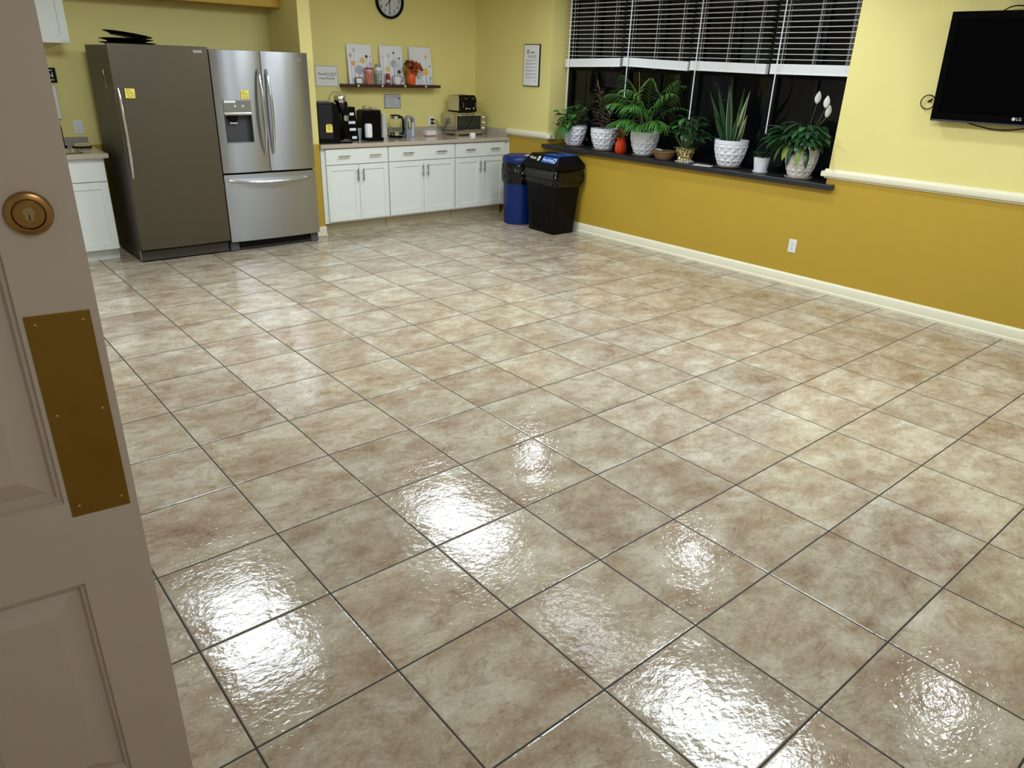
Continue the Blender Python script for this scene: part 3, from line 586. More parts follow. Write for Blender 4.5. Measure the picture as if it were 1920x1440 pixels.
# kettle
t = thing('electric_kettle', 'glass electric kettle with black handle and steel base', 'kettle', (4.225, 5.20, CT))
b = MB(); b.use(BLACK).lathe([(.080, 0), (.082, .012), (.076, .02)], n=36); b.build('power_base', None, t, smooth=True)
MB().lathe([(.070, .021), (.074, .024), (.074, .060), (.070, .064)], n=36).build('heating_base', CHROME, t, smooth=True)
KG = mat('kettle_glass', (.92, .96, .92), .03, noise=0, trans=1, ior=1.15)
MB().lathe([(.072, .064), (.074, .09), (.070, .16), (.062, .205)], n=36, caps=False).build('glass_body', KG, t, smooth=True)
b = MB(); b.use(CHROME).lathe([(.063, .203), (.065, .206), (.062, .232)], n=36, caps=False); b.use(BLACK).lathe([(.062, .232), (.056, .243), (.02, .248), (.0001, .248)], n=36, caps=False); b.build('lid', None, t, smooth=True)
b = MB(); b.tube([(.020, -.062, .225), (.030, -.096, .225), (.034, -.108, .18), (.036, -.108, .09), (.034, -.098, .045), (.026, -.076, .045)], [.012, .012, .013, .012, .011, .010], 12, ref=(1, 0, 0)); b.build('handle', BLACK, t, smooth=True)
pts = [(3.93, 5.15, CT + .27), (3.985, 5.19, CT + .23), (4.00, 5.22, CT + .13), (4.05, 5.22, CT + .05), (4.10, 5.215, CT + .022), (4.16, 5.20, CT + .018)]
def smooth_path(P, n=8):
    P = [Vector(p) for p in P]; out = []
    for i in range(len(P) - 1):
        a, b_, c_, d_ = P[max(i-1, 0)], P[i], P[i+1], P[min(i+2, len(P)-1)]
        for k in range(n):
            s_ = k / n; out.append(.5 * ((2*b_) + (c_-a)*s_ + (2*a-5*b_+4*c_-d_)*s_*s_ + (3*b_-a-3*c_+d_)*s_**3))
    return out + [P[-1]]
tag(MB().tube(smooth_path(pts), .0032, 8).build('power_cord', BLACK, smooth=True), 'black cord hanging from the urn down to the kettle', 'cord')
tag(MB().tube(smooth_path([(4.30, 5.20, CT + .10), (4.34, 5.18, CT + .09), (4.352, 5.17, CT + .05), (4.33, 5.16, CT + .006), (4.28, 5.13, CT + .005), (4.20, 5.08, CT + .004)]), .003, 8).build('power_cord', BLACK, smooth=True), 'short black cord loop beside the glass kettle', 'cord')
# grey arch-shaped holder
t = thing('cup_dispenser', 'grey arch-shaped upright dispenser right of the kettle', 'dispenser', (4.405, 5.19, CT), -.15)
GB = mat('blue_grey_plastic', (.27, .29, .34), .35)
arc = [(-.055, 0), (.055, 0)] + [(.055 * math.cos(a), .18 + .055 * math.sin(a)) for a in [k*PI/14 for k in range(15)]]
inn = [(-.032, .085), (.030, .085)] + [(.031 * math.cos(a), .178 + .034 * math.sin(a)) for a in [k*PI/14 for k in range(15)]]
b = MB(); n = len(arc)
for yy in (-.035, .035): b.v += [(p[0], yy, p[1]) for p in arc] + [(p[0], yy, p[1]) for p in inn]
for i in range(n):
    j = (i + 1) % n; b.f += [(i, j, n + j, n + i), (2*n + i, 3*n + i, 3*n + j, 2*n + j), (i, 2*n + i, 2*n + j, j), (n + i, n + j, 3*n + j, 3*n + i)]
b.m = [0] * len(b.f); b.build('shell', GB, t, smooth=True)
MB().box(.010, .040, -.040, -.035, .004, .16).build('front_strip', mat('light_grey_strip', (.5, .52, .58), .4), t, bevel=.002); MB().box(-.034, -.018, -.030, .0, .08, .17).build('key_slot', BLACKM, t, bevel=.004)
# plastic bag with red and white packet
t = thing('snack_packet', 'red and white packet in a clear crumpled bag on the counter', 'packet', (4.685, 5.20, CT))
b = MB(); b.use(PAPER).box(-.055, .085, -.03, .035, .012, .060); b.use(mat('pink_red_print', (.62, .16, .13), .5)).box(-.056, .086, -.031, .036, 0, .013); b.build('carton', None, t, bevel=.003)
random.seed(3)
def crumple(r, h, n=20, m=7, am=.02, sx=1, sy=1, seed=1):
    random.seed(seed); b = MB(); vs = []; fs = []
    for j in range(m + 1):
        for i in range(n):
            a = 2*PI*i/n; u = j / m; rr = r * math.cos(u * PI / 2 * .97) ** .6 + random.uniform(-am, am); vs.append((rr*math.cos(a)*sx, rr*math.sin(a)*sy, max(0.001, h*math.sin(u*PI/2) + random.uniform(-am, am)*.5*(j > 0))))
    for j in range(m):
        for i in range(n): fs.append((j*n+i, j*n+(i+1)%n, (j+1)*n+(i+1)%n, (j+1)*n+i))
    return b.add(vs, fs)
CLEAR = mat('clear_film', (.95, .95, .95), .08, noise=0, trans=.9, ior=1.2, alpha=.35)
crumple(.11, .085, sx=1.15, sy=.6).xf(Matrix.Translation((-.01, 0, 0))).build('clear_bag', CLEAR, t, smooth=True)
b = crumple(.07, .06, sx=1.3, sy=.7, seed=8); tag(b.build('plastic_wrap', CLEAR, loc=(4.83, 5.26, CT), smooth=True), 'clear crumpled plastic wrap between packet and toaster oven', 'wrap')
# toaster oven
t = thing('toaster_oven', 'steel toaster oven with glass door at the right end of the counter', 'toaster oven', (5.02, 5.13, CT), .02)
ST2 = mat('warm_steel', (.55, .52, .46), .22, metal=1, noise=.05); OG = mat('oven_glass', (.02, .024, .02), .06, noise=.3, scale=8)
b = MB(); b.prism([(0, .012), (.465, .012), (.465, .245), (.45, .265), (.015, .265), (0, .245)], 0, .27, 1); b.build('body', ST2, t, bevel=.006)
b = MB(); b.box(0, .465, -.012, 0, .012, .262); b.build('front_frame', ST2, t, bevel=.004)
d = MB().box(.022, .375, -.022, -.012, .065, .235).build('glass_door', OG, t, bevel=.004); MB().box(.012, .385, -.020, -.012, .228, .252).build('door_rim', ST2, d, bevel=.003); MB().box(.012, .385, -.020, -.012, .048, .068).build('door_rim', ST2, d, bevel=.003)
b = MB(); b.tube([(.04, -.022, .226), (.04, -.05, .232), (.36, -.05, .232), (.36, -.022, .226)], .007, 10, ref=(0, 0, 1)); b.build('handle', CHROME, d, smooth=True)
for z in (.075, .140, .205):
    MB().lathe([(.018, 0), (.016, -.022), (.012, -.025), (.0001, -.025)], (.425, -.012, z), 24, False, 1).build('knob', CHROME, t, smooth=True)
MB().box(.02, .385, -.016, -.012, .018, .042).build('crumb_tray', CHROME, t, bevel=.002)
for x, y in ((.03, .02), (.43, .02), (.03, .24), (.43, .24)): MB().box(x - .018, x + .018, y - .025, y + .02, 0, .013).build('foot', ST2, t, bevel=.003)
# toaster on top
t = thing('toaster', 'black and steel toaster standing on the toaster oven', 'toaster', (5.07, 5.10, CT + .266), 0.03)
n = 8; side = [(0, 0), (0, .165), (.02, .185), (.20, .185), (.25, .165), (.255, 0)]
pr = [(.0, .012), (.0, .15)] + [(.03 - .03*math.cos(a), .15 + .038*math.sin(a)) for a in [PI/10*k for k in range(1, 6)]] + [(.24 , .188), (.24, .012)]
MB().prism(pr, .0, .225, 0).build('body', mat('cream_steel', (.62, .58, .48), .3, .7), t, bevel=.006)
pr = [(-.035, .005), (-.030, .12), (-.018, .165), (.012, .192), (.03, .194), (.03, .005)]
MB().prism(pr, -.004, .229, 0).build('front_panel', BLACK, t, bevel=.010, seg=3)
MB().box(.0, .225, 0, .24, 0, .012).build('base', BLACK, t)
b = MB(); b.box(.03, .09, .06, .21, .186, .1895); b.box(.135, .195, .06, .21, .186, .1895); b.build('slot', BLACKM, t)
for x in (.055, .17):
    MB().lathe([(.012, 0), (.011, -.012), (.0001, -.013)], (x, -.033, .045), 20, False, 1).build('dial', CHROME, t, smooth=True)
    MB().box(x - .014, x + .014, -.040, -.012, .148, .158).build('lever', NICKEL, t, bevel=.003)
for x in (.018, .208):
    for k in range(3): MB().cyl((x, -.036, .06 + .02*k), .0035, .006, 10, 1).build('button', WHITE, t)
MB().box(.086, .126, -.0362, -.034, .040, .045).build('brand_mark', WHITE, t)
tag(MB().lathe([(.034, 0), (.036, .004), (.037, .050), (.034, .056), (.018, .062), (.0001, .063)], n=28, caps=False).build('lidded_cup', WHITE, loc=(5.03, 4.80, CT), smooth=True), 'small white lidded cup near the front edge of the counter', 'cup')
# outlet over the counter with two plugs
def outlet(loc, label, rz=0, plugs=False):
    t = thing('wall_outlet', label, 'outlet', loc, rz); plate(t)
    for s_ in (1, -1):
        r = MB().box(-.017, .017, -.008, -.006, .020*s_ - .014, .020*s_ + .014).build('receptacle', WHITE, t, bevel=.002)
        b = MB(); b.box(-.009, -.006, -.0084, -.008, .020*s_ - .001, .020*s_ + .008); b.box(.006, .009, -.0084, -.008, .020*s_ - .001, .020*s_ + .008); b.cyl((0, -.0084, .020*s_ - .008), .003, .0004, 10, 1); b.build('slots', INK, r)
    return t
outlet((4.889, YB, 1.068), 'white double outlet above the counter with two black plugs')
for z, e, l in ((1.088, (5.04, 5.43, CT + .19), 'black plug and cord from the upper outlet socket above the counter'), (1.048, (5.04, 5.425, CT + .13), 'black plug and cord from the lower outlet socket above the counter')):
    t = thing('plug_cord', l, 'cord', (0, 0, 0)); MB().box(4.874, 4.904, YB - .036, YB - .0085, z - .012, z + .012).build('plug', BLACK, t, bevel=.005)
    MB().tube(smooth_path([(4.90, YB - .03, z), (4.93, YB - .05, z - .004), (4.965, YB - .06, z - .06), (5.0, YB - .055, CT + .055 if z > 1.06 else CT + .03), (5.005, YB - .04, CT + .02 if z > 1.06 else CT + .008)]), .0034, 8).build('cord', BLACK, t, smooth=True)
tag(MB().tube(smooth_path([(5.26, 5.065, CT + .275), (5.24, 5.06, CT + .25), (5.19, 5.055, CT + .16), (5.12, 5.05, CT + .09), (5.03, 5.07, CT + .065), (5.0, 5.12, CT + .06), (4.99, 5.25, CT + .05), (4.985, 5.36, CT + .04)]), .0034, 8).build('power_cord', BLACK, smooth=True), 'black toaster cord draped across the oven glass', 'cord')

# ------------------------------------------------------------------ shelf and what stands on it
t = thing('floating_shelf', 'dark walnut floating shelf with round white pegs', 'shelf', (3.68, 5.295, 1.448))
MB().box(0, 1.243, 0, YB - 5.296, 0, .032).build('board', WALNUT, t, bevel=.002)
for x in (.135, .437, .735, 1.02): MB().lathe([(.004, 0), (.004, -.012), (.010, -.015), (.013, -.022), (.010, -.028), (.0001, -.030)], (x + .0, 0, .018), 18, False, 1).build('peg', mat('pearl_knob', (.65, .62, .58), .3), t, smooth=True)
SZ = 1.4802
CG = {'g': (.42, .42, .52), 'l': (.58, .62, .60), 'o': (.80, .42, .16), 'y': (.78, .55, .12), 'd': (.06, .065, .09), 'p': (.50, .49, .58)}
canv = [
 (3.925, 'leaning canvas of grey and orange dandelions, leftmost on the shelf', [(.27,.85,.15,'l'),(.12,.72,.12,'g'),(.22,.52,.18,'o'),(.60,.60,.21,'y'),(.78,.70,.11,'d'),(.93,.70,.07,'p'),(.43,.36,.31,'g'),(.42,.57,.08,'l'),(.92,.52,.10,'g'),(.68,.31,.13,'y'),(.80,.42,.13,'p')]),
 (4.330, 'leaning canvas of grey dandelions, middle one on the shelf', [(.12,.72,.07,'p'),(.38,.74,.15,'l'),(.60,.82,.08,'d'),(.72,.68,.09,'l'),(.84,.68,.07,'d'),(.58,.54,.27,'g'),(.70,.50,.2,'l'),(.30,.40,.19,'y'),(.80,.33,.14,'d'),(.25,.2,.12,'g')]),
 (4.722, 'leaning canvas of grey and yellow dandelions behind the orange vase', [(.75,.75,.14,'y'),(.90,.50,.09,'g'),(.70,.35,.26,'y'),(.52,.30,.2,'l'),(.38,.20,.18,'p'),(.92,.18,.12,'p'),(.2,.55,.16,'l')])]
for x, lab, dots in canv:
    W_, H_ = .298, .405
    t = thing('canvas_print', lab, 'painting', (x, YB - .065, SZ), group='leaning dandelion canvases'); t.rotation_euler = (-.10, 0, 0)
    MB().box(-W_/2, W_/2, 0, .018, 0, H_).build('canvas', mat('white_canvas', (.80, .80, .86), .8), t, bevel=.002)
    b = MB()
    for i, (u, v, d, c) in enumerate(dots):
        x_, z_ = -W_/2 + u * W_, v * H_; r = d * W_ / 2; n = 20
        b.use(mat('print_stem', (.08, .085, .11), .8, noise=0)); b.add([(x_ - .0018, -.0004, .003), (x_ + .0018, -.0004, .003), (x_ + .0012, -.0004, z_), (x_ - .0012, -.0004, z_)], [(0, 1, 2, 3)])
        b.use(mat('print_' + c, CG[c], .8, noise=.3, scale=60)); yy = -.0006 - .0002*i; b.add([(x_ + r*math.cos(2*PI*k/n)*(1 + .06*(k % 2)), yy, z_ + r*math.sin(2*PI*k/n)*(1 + .06*(k % 2))) for k in range(n)], [tuple(range(n))])
    b.build('painted_flowers', None, t)
t = thing('picture_stand', 'tiny dark frame holding a white card on the shelf', 'picture frame', (3.870, 5.335, SZ)); t.rotation_euler = (-.28, 0, .1)
b = MB(); [b.box(*q) for q in [(-.05, .05, 0, .012, 0, .010), (-.05, .05, 0, .012, .062, .072), (-.05, -.038, 0, .012, 0, .072), (.038, .05, 0, .012, 0, .072)]]; b.build('frame', mat('taupe_wood', (.08, .065, .055), .5), t, bevel=.001)
MB().box(-.038, .038, .003, .010, .010, .062).build('card', PAPER, t)
t = thing('treat_jar', 'clear jar with red lid and red and white treats', 'jar', (3.985, 5.338, SZ))
b = MB(); b.lathe([(.038, 0), (.042, .006), (.042, .125), (.038, .14)], n=28, caps=True); b.build('jar', mat('treats', (.50, .17, .12), .3, noise=.9, scale=42), t, smooth=True)
MB().lathe([(.040, .138), (.042, .14), (.042, .150), (.036, .152)], n=28).build('neck', mat('pink_white', (.75, .6, .58), .4), t, smooth=True)
MB().lathe([(.044, .151), (.045, .154), (.045, .166), (.042, .17)], n=28).build('lid', mat('raspberry_lid', (.40, .03, .06), .35), t, smooth=True)
t = thing('cup_stack', 'grey stacked travel tumbler with a white band', 'tumbler', (4.105, 5.338, SZ))
SG = mat('sage_grey', (.30, .33, .31), .35)
b = MB(); b.lathe([(.032, 0), (.034, .004), (.042, .105), (.044, .108), (.044, .14), (.038, .142)], n=28).build('tumbler', SG, t, smooth=True)
MB().lathe([(.0445, .108), (.046, .110), (.046, .142), (.040, .146)], n=28, caps=False).build('collar', mat('pale_sage', (.45, .48, .46), .35), t, smooth=True)
MB().lathe([(.034, .146), (.034, .176)], n=28).build('white_band', WHITE, t, smooth=True); MB().lathe([(.032, .176), (.033, .178), (.033, .205), (.026, .21)], n=28).build('cap', mat('taupe_cap', (.34, .33, .28), .35), t, smooth=True)
for z in (.055, .085): MB().box(-.012, .014, -.041 - z*.02, -.036, z, z + .007).build('print', WHITE, t)
t = thing('spice_bottle', 'small red bottle with red cap in front of the middle canvas', 'bottle', (4.232, 5.345, SZ))
b = MB(); b.use(mat('red_label', (.30, .025, .03), .4)).lathe([(.024, 0), (.026, .004), (.026, .075), (.018, .084)], n=24); b.use(mat('label_white', (.55, .5, .48), .5, noise=.7, scale=120)).lathe([(.0264, .02), (.0264, .05)], n=24, caps=False); b.build('body', None, t, smooth=True)
MB().lathe([(.02, .084), (.021, .086), (.021, .112), (.017, .115)], n=24).build('cap', mat('red_cap', (.42, .02, .03), .35), t, smooth=True)
t = thing('patterned_mug', 'white cup-shaped mug with black pattern and black handle', 'mug', (4.345, 5.338, SZ))
MB().lathe([(.032, 0), (.044, .014), (.049, .04), (.048, .075), (.045, .092), (.042, .092), (.044, .06), (.03, .01), (.0001, .008)], n=36, caps=False).build('cup', WHITE, t, smooth=True)
b = MB()
for i in range(12):
    for j in range(3):
        a = 2*PI*i/12 + .26*(j % 2)*0; r = .0495; z = .018 + .024*j; rr = [.0465, .0495, .0488][j]
        b.add([(rr*math.cos(a-.10), rr*math.sin(a-.10), z + .009), (rr*math.cos(a)*1.01, rr*math.sin(a)*1.01, z), (rr*math.cos(a+.10), rr*math.sin(a+.10), z + .009), (rr*math.cos(a)*1.01, rr*math.sin(a)*1.01, z + .018)], [(0, 1, 2, 3)])
b.build('pattern', INK, t); MB().tube([(.0455*math.cos(a), .0455*math.sin(a), .092) for a in [2*PI*k/28 for k in range(28)]], .0022, 6, closed=True).build('rim', INK, t, smooth=True)
MB().tube([(.046, 0, .078), (.066, 0, .088), (.084, 0, .070), (.080, 0, .045), (.062, 0, .028), (.048, 0, .026)], .0045, 8, ref=(0, 1, 0)).build('handle', INK, t, smooth=True)
t = thing('pumpkin_vase', 'orange ribbed pumpkin vase filled with red autumn leaves', 'vase', (4.535, 5.332, SZ))
b = MB(); rib = lambda a, j, r, z: -.0035 * abs(math.cos(6 * a)) * (1 if r > .02 else 0)
b.lathe([(.034, 0), (.044, .01), (.052, .045), (.052, .085), (.044, .118), (.040, .128), (.036, .124), (.036, .09), (.0001, .08)], n=72, caps=False, fn=rib); b.build('vase', ORANGE, t, smooth=True)
random.seed(5); lm = [mat('autumn_red', (.34, .035, .015), .5, noise=.4), mat('autumn_orange', (.62, .14, .02), .5, noise=.4), mat('autumn_maroon', (.07, .008, .012), .5, noise=.4), mat('autumn_gold', (.55, .28, .04), .5, noise=.3)]
b = MB()
def autumn(b, c, s_, m, rnd):
    az, el = rnd.uniform(0, 2*PI), rnd.uniform(-.6, .9); b.use(m)
    q = Matrix.Translation(c) @ Matrix.Rotation(az, 4, 'Z') @ Matrix.Rotation(el + PI/3, 4, 'X'); st = len(b.v)
    pts = []
    for k in range(10): a = 2*PI*k/10; r = s_ * (1 if k % 2 == 0 else .45); pts.append((r*math.cos(a), r*math.sin(a), .006 if k % 2 else -.004))
    b.add([(0, 0, .004)] + pts, [(0, 1 + k, 1 + (k+1) % 10) for k in range(10)]); b.xf(q, st)
rn = random.Random(4)
for k in range(105):
    a = rn.uniform(0, 2*PI); r = rn.uniform(0, .095) ; z = .130 + rn.uniform(0, .125) - r*.3
    x, y = r*math.cos(a), min(r*math.sin(a)*.8, .035)
    m = lm[2] if (x < .0 and z > .18 and rn.random() < .7) else rn.choice(lm[:2] + [lm[1], lm[0], lm[3]])
    autumn(b, (x, y, z), rn.uniform(.022, .037), m, rn)
for k in range(14): autumn(b, (.10 + rn.uniform(-.025, .03), rn.uniform(-.03, .03), .20 + rn.uniform(-.035, .035)), .028, lm[rn.choice([0, 1, 1])], rn)
for k in range(4): autumn(b, (-.095 + rn.uniform(-.01, .01), 0, .18 + rn.uniform(-.025, .02)), .022, YELG, rn)
b.build('autumn_leaves', None, t)
b = MB(); [b.tube([(0, 0, .10), (x*.5, 0, .16), (x, 0, .19)], .0025, 6) for x in (-.09, -.04, .03, .10)]; b.build('stems', STEMG, t)
# wall papers
t = thing('wall_notice', 'laminated white notice asking not to move the coffee machine', 'notice', (3.532, YB, 1.553))
MB().box(-.138, .138, -.003, 0, -.107, .107).build('laminate', mat('grey_laminate_edge', (.55, .56, .52), .3), t, bevel=.001); MB().box(-.124, .124, -.0036, -.003, -.095, .095).build('paper', PAPER, t)
a = text('Please', .034, face_front(-.058, -.004, .022), INK, 'text', t); text('DO NOT', .034, face_front(.052, -.004, .022), INK, 'text', t); MB().box(-.010, .113, -.0045, -.0036, .002, .0045).build('underline', INK, t)
text('move Keurig', .034, face_front(.0, -.004, -.022), INK, 'text', t)
t = thing('kitchen_rules_plaque', 'small white plaque with fork and spoon under the shelf', 'plaque', (4.348, YB, 1.296))
MB().box(-.112, .112, -.006, 0, -.075, .075).build('rim', mat('plaque_rim', (.12, .12, .13), .5), t, bevel=.010); MB().box(-.105, .105, -.0072, -.004, -.068, .068).build('face', mat('plaque_face', (.58, .57, .60), .6, noise=.1), t, bevel=.006)
text('Our Kitchen Rules', .026, face_front(0, -.0076, .050), INK, 'title', t)
b = MB(); rn = random.Random(2)
for k in range(5):
    x = -.065
    while x < .06: w_ = rn.uniform(.006, .02); b.box(x, x + w_, -.0078, -.0072, .026 - .020*k, .033 - .020*k); x += w_ + .006
b.build('small_print', INKG, t)
b = MB(); b.use(INK).box(.084, .088, -.0078, -.0072, -.055, .02); b.lathe([(.0001, -.0072), (.010, -.0078), (.0001, -.008)], (.086, 0, .030), 16, False, 1); b.box(-.090, -.086, -.0078, -.0072, -.055, .010)
for k in range(3): b.box(-.094 + .005*k, -.092 + .005*k, -.0078, -.0072, .010, .038)
b.build('cutlery_print', None, t)
# clock 7:30
t = thing('wall_clock', 'round black-rimmed wall clock reading half past seven', 'clock', (4.346, YB, 2.332))
MB().lathe([(.150, 0), (.176, 0), (.178, -.020), (.170, -.036), (.156, -.038), (.148, -.018)], n=64, caps=False, axis=1).build('rim', BLACK, t, smooth=True)
MB().lathe([(.152, -.004), (.152, -.008), (.0001, -.008)], n=64, caps=False, axis=1).build('dial', mat('clock_face', (.66, .67, .74), .5), t)
for h in range(1, 13):
    a = PI/2 - h * PI/6; text(str(h), .050, face_front(.118*math.cos(a), -.0086, .118*math.sin(a)), INK, 'numeral', t)
def hand(ang, L, w_, nm, y): 
    b = MB(); b.box(-w_/2, w_/2, y, y + .0015, -.02, L); b.xf(Matrix.Rotation(ang, 4, 'Y')); b.build(nm, INK, t)
hand(PI * 1.25, .075, .008, 'hour_hand', -.012); hand(PI * 1.0, .115, .006, 'minute_hand', -.014); MB().cyl((0, -.016, 0), .007, .006, 16, 1).build('hub', INK, t)

# ================================================================== WINDOW WALL (its own frame)
t = RW(thing('values_poster', 'narrow framed values notice between counter corner and window', 'poster', (XW, 4.403, 1.731)))
PW, PH = .136, .221
MB().box(-.016, 0, -PW, PW, -PH, PH).build('frame', BLACK, t, bevel=.002); MB().box(-.0175, -.015, -PW + .008, PW - .008, -PH + .008, PH - .008).build('paper', PAPER, t)
text('VALUES', .042, face_left(-.0180, -.012, .092), INKG, 'heading', t, sx=1.0)
MB().lathe([(.0001, -.0182), (.022, -.0180), (.022, -.0174)], (0, .058, .142), 28, False, 0).build('seal', INKG, t); MB().lathe([(.0001, -.0188), (.012, -.0186), (.012, -.018)], (0, .058, .142), 24, False, 0).build('seal_center', mat('silver_grey', (.5, .5, .52), .5), t)
MB().box(-.0182, -.0175, -.05, .012, .128, .142).build('name_line', INKG, t)
b = MB(); rn = random.Random(7)
for k in range(6):
    z = .055 - .036 * k; b.box(-.0181, -.0175, .06, .095, z, z + .005); b.box(-.0181, -.0175, -.095, .05, z - .002, z + .002); b.box(-.0181, -.0175, rn.uniform(-.02, .03), .095, z - .010, z - .007)
b.box(-.0181, -.0175, -.09, -.06, -.165, -.160); b.build('small_print', INKG, t)
# blinds
bl = ['white venetian blind nearest the room corner', 'white venetian blind above the tall palm', 'white venetian blind above the snake plant', 'white venetian blind nearest the television wall']
spans = [(3.241, 4.052), (2.373, 3.205), (1.526, 2.349), (.690, 1.484)]
tilt = [-.025, .030, .015, 0]; dz = [.009, .014, .003, 0]
for i, (a, c) in enumerate(spans):
    t = RW(thing('venetian_blind', bl[i], 'blind', (5.825, (a + c) / 2, 1.729), group='raised white venetian blinds')); hw = (c - a) / 2
    z = .118; k = 0
    while z < ZT - 1.729 - .06:
        b = MB(); b.box(-.024, .024, -hw + .004, hw - .004, -.0015, .0015); b.xf(Matrix.Translation((0, 0, z)) @ Matrix.Rotation(.04, 4, 'Y')); b.build('slat', BLINDM, t); z += .0423; k += 1
    b = MB()
    for q in range(9): b.box(-.025, .025, -hw, hw, .016 + .0075*q, .0215 + .0075*q)
    b.box(-.022, .022, -hw + .003, hw - .003, .012, .083); b.build('stacked_slats', BLINDM, t, loc=(0, 0, dz[i]), rot=(tilt[i], 0, 0))
    MB().box(-.026, .026, -hw, hw, 0, .016).build('bottom_rail', BLINDM, t, bevel=.003, loc=(0, 0, dz[i]), rot=(tilt[i], 0, 0))
    MB().box(-.028, .028, -hw, hw, ZT - 1.729 - .055, ZT - 1.729).build('head_rail', BLINDM, t, bevel=.002)
    for u in (-.74, 0, .74):
        b = MB(); b.box(-.0265, -.0255, u*hw - .001, u*hw + .001, 0, ZT - 1.729 - .05); b.box(.0255, .0265, u*hw + .011, u*hw + .013, 0, ZT - 1.729 - .05); b.box(-.001, .001, u*hw + .022, u*hw + .024, .08, ZT - 1.729 - .05); b.box(-.0275, -.0265, u*hw - .012, u*hw + .012, .012, .082) if False else None
        b.build('ladder_cord', CORD, t)
    wl = [(3.985, 1.26), (3.122, 1.47), (2.265, 1.31), (1.411, 1.25)][i]
    yy = wl[0] - (a + c) / 2; b = MB(); b.tube([(-.045, yy, wl[1] - 1.729), (-.045, yy - .0, ZT - 1.729 - .03)], .0055 if i else .0065, 8); b.tube([(-.045, yy, wl[1] - 1.729 + .0), (-.045, yy, wl[1] - 1.729 - .012)], .008, 8); b.tube([(-.045, yy, ZT-1.729-.03), (-.02, yy, ZT-1.729-.03)], .003, 6)
    b.build('tilt_wand', BLINDM, t, smooth=True)
# television
TW, TH = 1.12, .695
t = RW(thing('television', 'large black flat television mounted tilted on the yellow wall', 'television', (5.545, -.045 - TW/2, 1.470))); t.rotation_euler.y = -.087
MB().box(0, .055, -TW/2, TW/2, 0, TH).build('housing', mat('tv_back', (.03, .03, .032), .5), t, bevel=.008)
fr = MB(); B = .045
for q in [(-TW/2, TW/2, 0, B), (-TW/2, TW/2, TH - B, TH), (-TW/2, -TW/2 + B, B, TH - B), (TW/2 - B, TW/2, B, TH - B)]: fr.box(-.016, .0, *q)
fr.build('bezel', mat('piano_black', (.0012, .0012, .0015), .22, noise=0, spec=.08), t, bevel=.002); MB().box(-.012, -.002, -TW/2 + B, TW/2 - B, B, TH - B).build('screen', mat('screen_black', (.0012, .0012, .0015), .30, noise=0, spec=.03), t)
MB().box(-.017, .02, -TW/2, TW/2, -.012, .0).build('lower_edge', mat('tv_edge', (.05, .05, .06), .4), t, bevel=.002)
lg = mat('logo_silver', (.6, .6, .6), .4); ly = -.600 - (-.045 - TW/2)
text('LG', .028, face_left(-.0165, ly - .010, .034), lg, 'logo', t); MB().lathe([(.0001, -.0175), (.011, -.017), (.011, -.016)], (0, ly + .022, .034), 24, False, 0).build('logo_disc', lg, t)
m_ = RW(tag(MB().box(5.60, 5.615, -.85, -.40, 1.62, 2.02).build('tv_mount', BLACKM), 'black wall bracket behind the television', 'bracket')) if False else None
b = MB(); b.box(-.015, 0, -.22, .22, -.2, .2); b.box(-.026, -.012, -.18, -.15, -.20, -.02); b.box(-.026, -.012, .15, .18, -.20, -.02)
mt = RW(tag(b.build('wall_mount', BLACKM, loc=(XW, -.605, 1.80)), 'black wall bracket behind the television', 'bracket'))
b = MB(); c0 = Vector((5.60, .022, 1.578)); pts = [(5.595, .022 + .050*math.cos(a), 1.578 + .048*math.sin(a)) for a in [(-.0 + k * 2*PI/24) for k in range(24)]]
b.tube(pts, .0038, 8, closed=True, ref=(1, 0, 0)); b.tube([(5.612, .012, 1.585), (5.59, .020, 1.580), (5.585, -.010, 1.60)], .006, 8)
o = b.build('cable_loop', BLACK, smooth=True); 
def RWM(o):                                     # same for a mesh given in wall coordinates with its origin at the world's
    c, s_ = math.cos(WA), math.sin(WA); o.rotation_euler.z = WA; o.location = (PV[0] - c*PV[0] + s_*PV[1], PV[1] - s_*PV[0] - c*PV[1], 0); return o
tag(RWM(o), 'black cable loop sticking out at the left of the television', 'cable')
o = MB().tube(smooth_path([(5.575, -.14, 1.485), (5.585, -.24, 1.465), (5.595, -.36, 1.438), (5.595, -.46, 1.425), (5.595, -.58, 1.432), (5.59, -.72, 1.47), (5.58, -.78, 1.50)]), .0042, 8).build('television_cable', BLACK, smooth=True); tag(RWM(o), 'black cable sagging beneath the television', 'cable')
o = MB().tube(smooth_path([(5.50, -.33, 2.150), (5.52, -.38, 2.185), (5.53, -.44, 2.19), (5.53, -.52, 2.17), (5.52, -.56, 2.15)]), .004, 8).build('television_cable', BLACK, smooth=True); tag(RWM(o), 'black cable arching over the top edge of the television', 'cable')
b = MB(); b.box(-.10, 0, -.22, 0, 0, .22); tag(RW(b.build('wall_speaker', BLACKM, loc=(XW, -.47, 2.20), bevel=.006)), 'black box high on the wall at the upper right corner', 'speaker')
t = RW(outlet((XW, .868, .342), 'white double outlet low on the mustard wall', PI / 2 + PI)); 

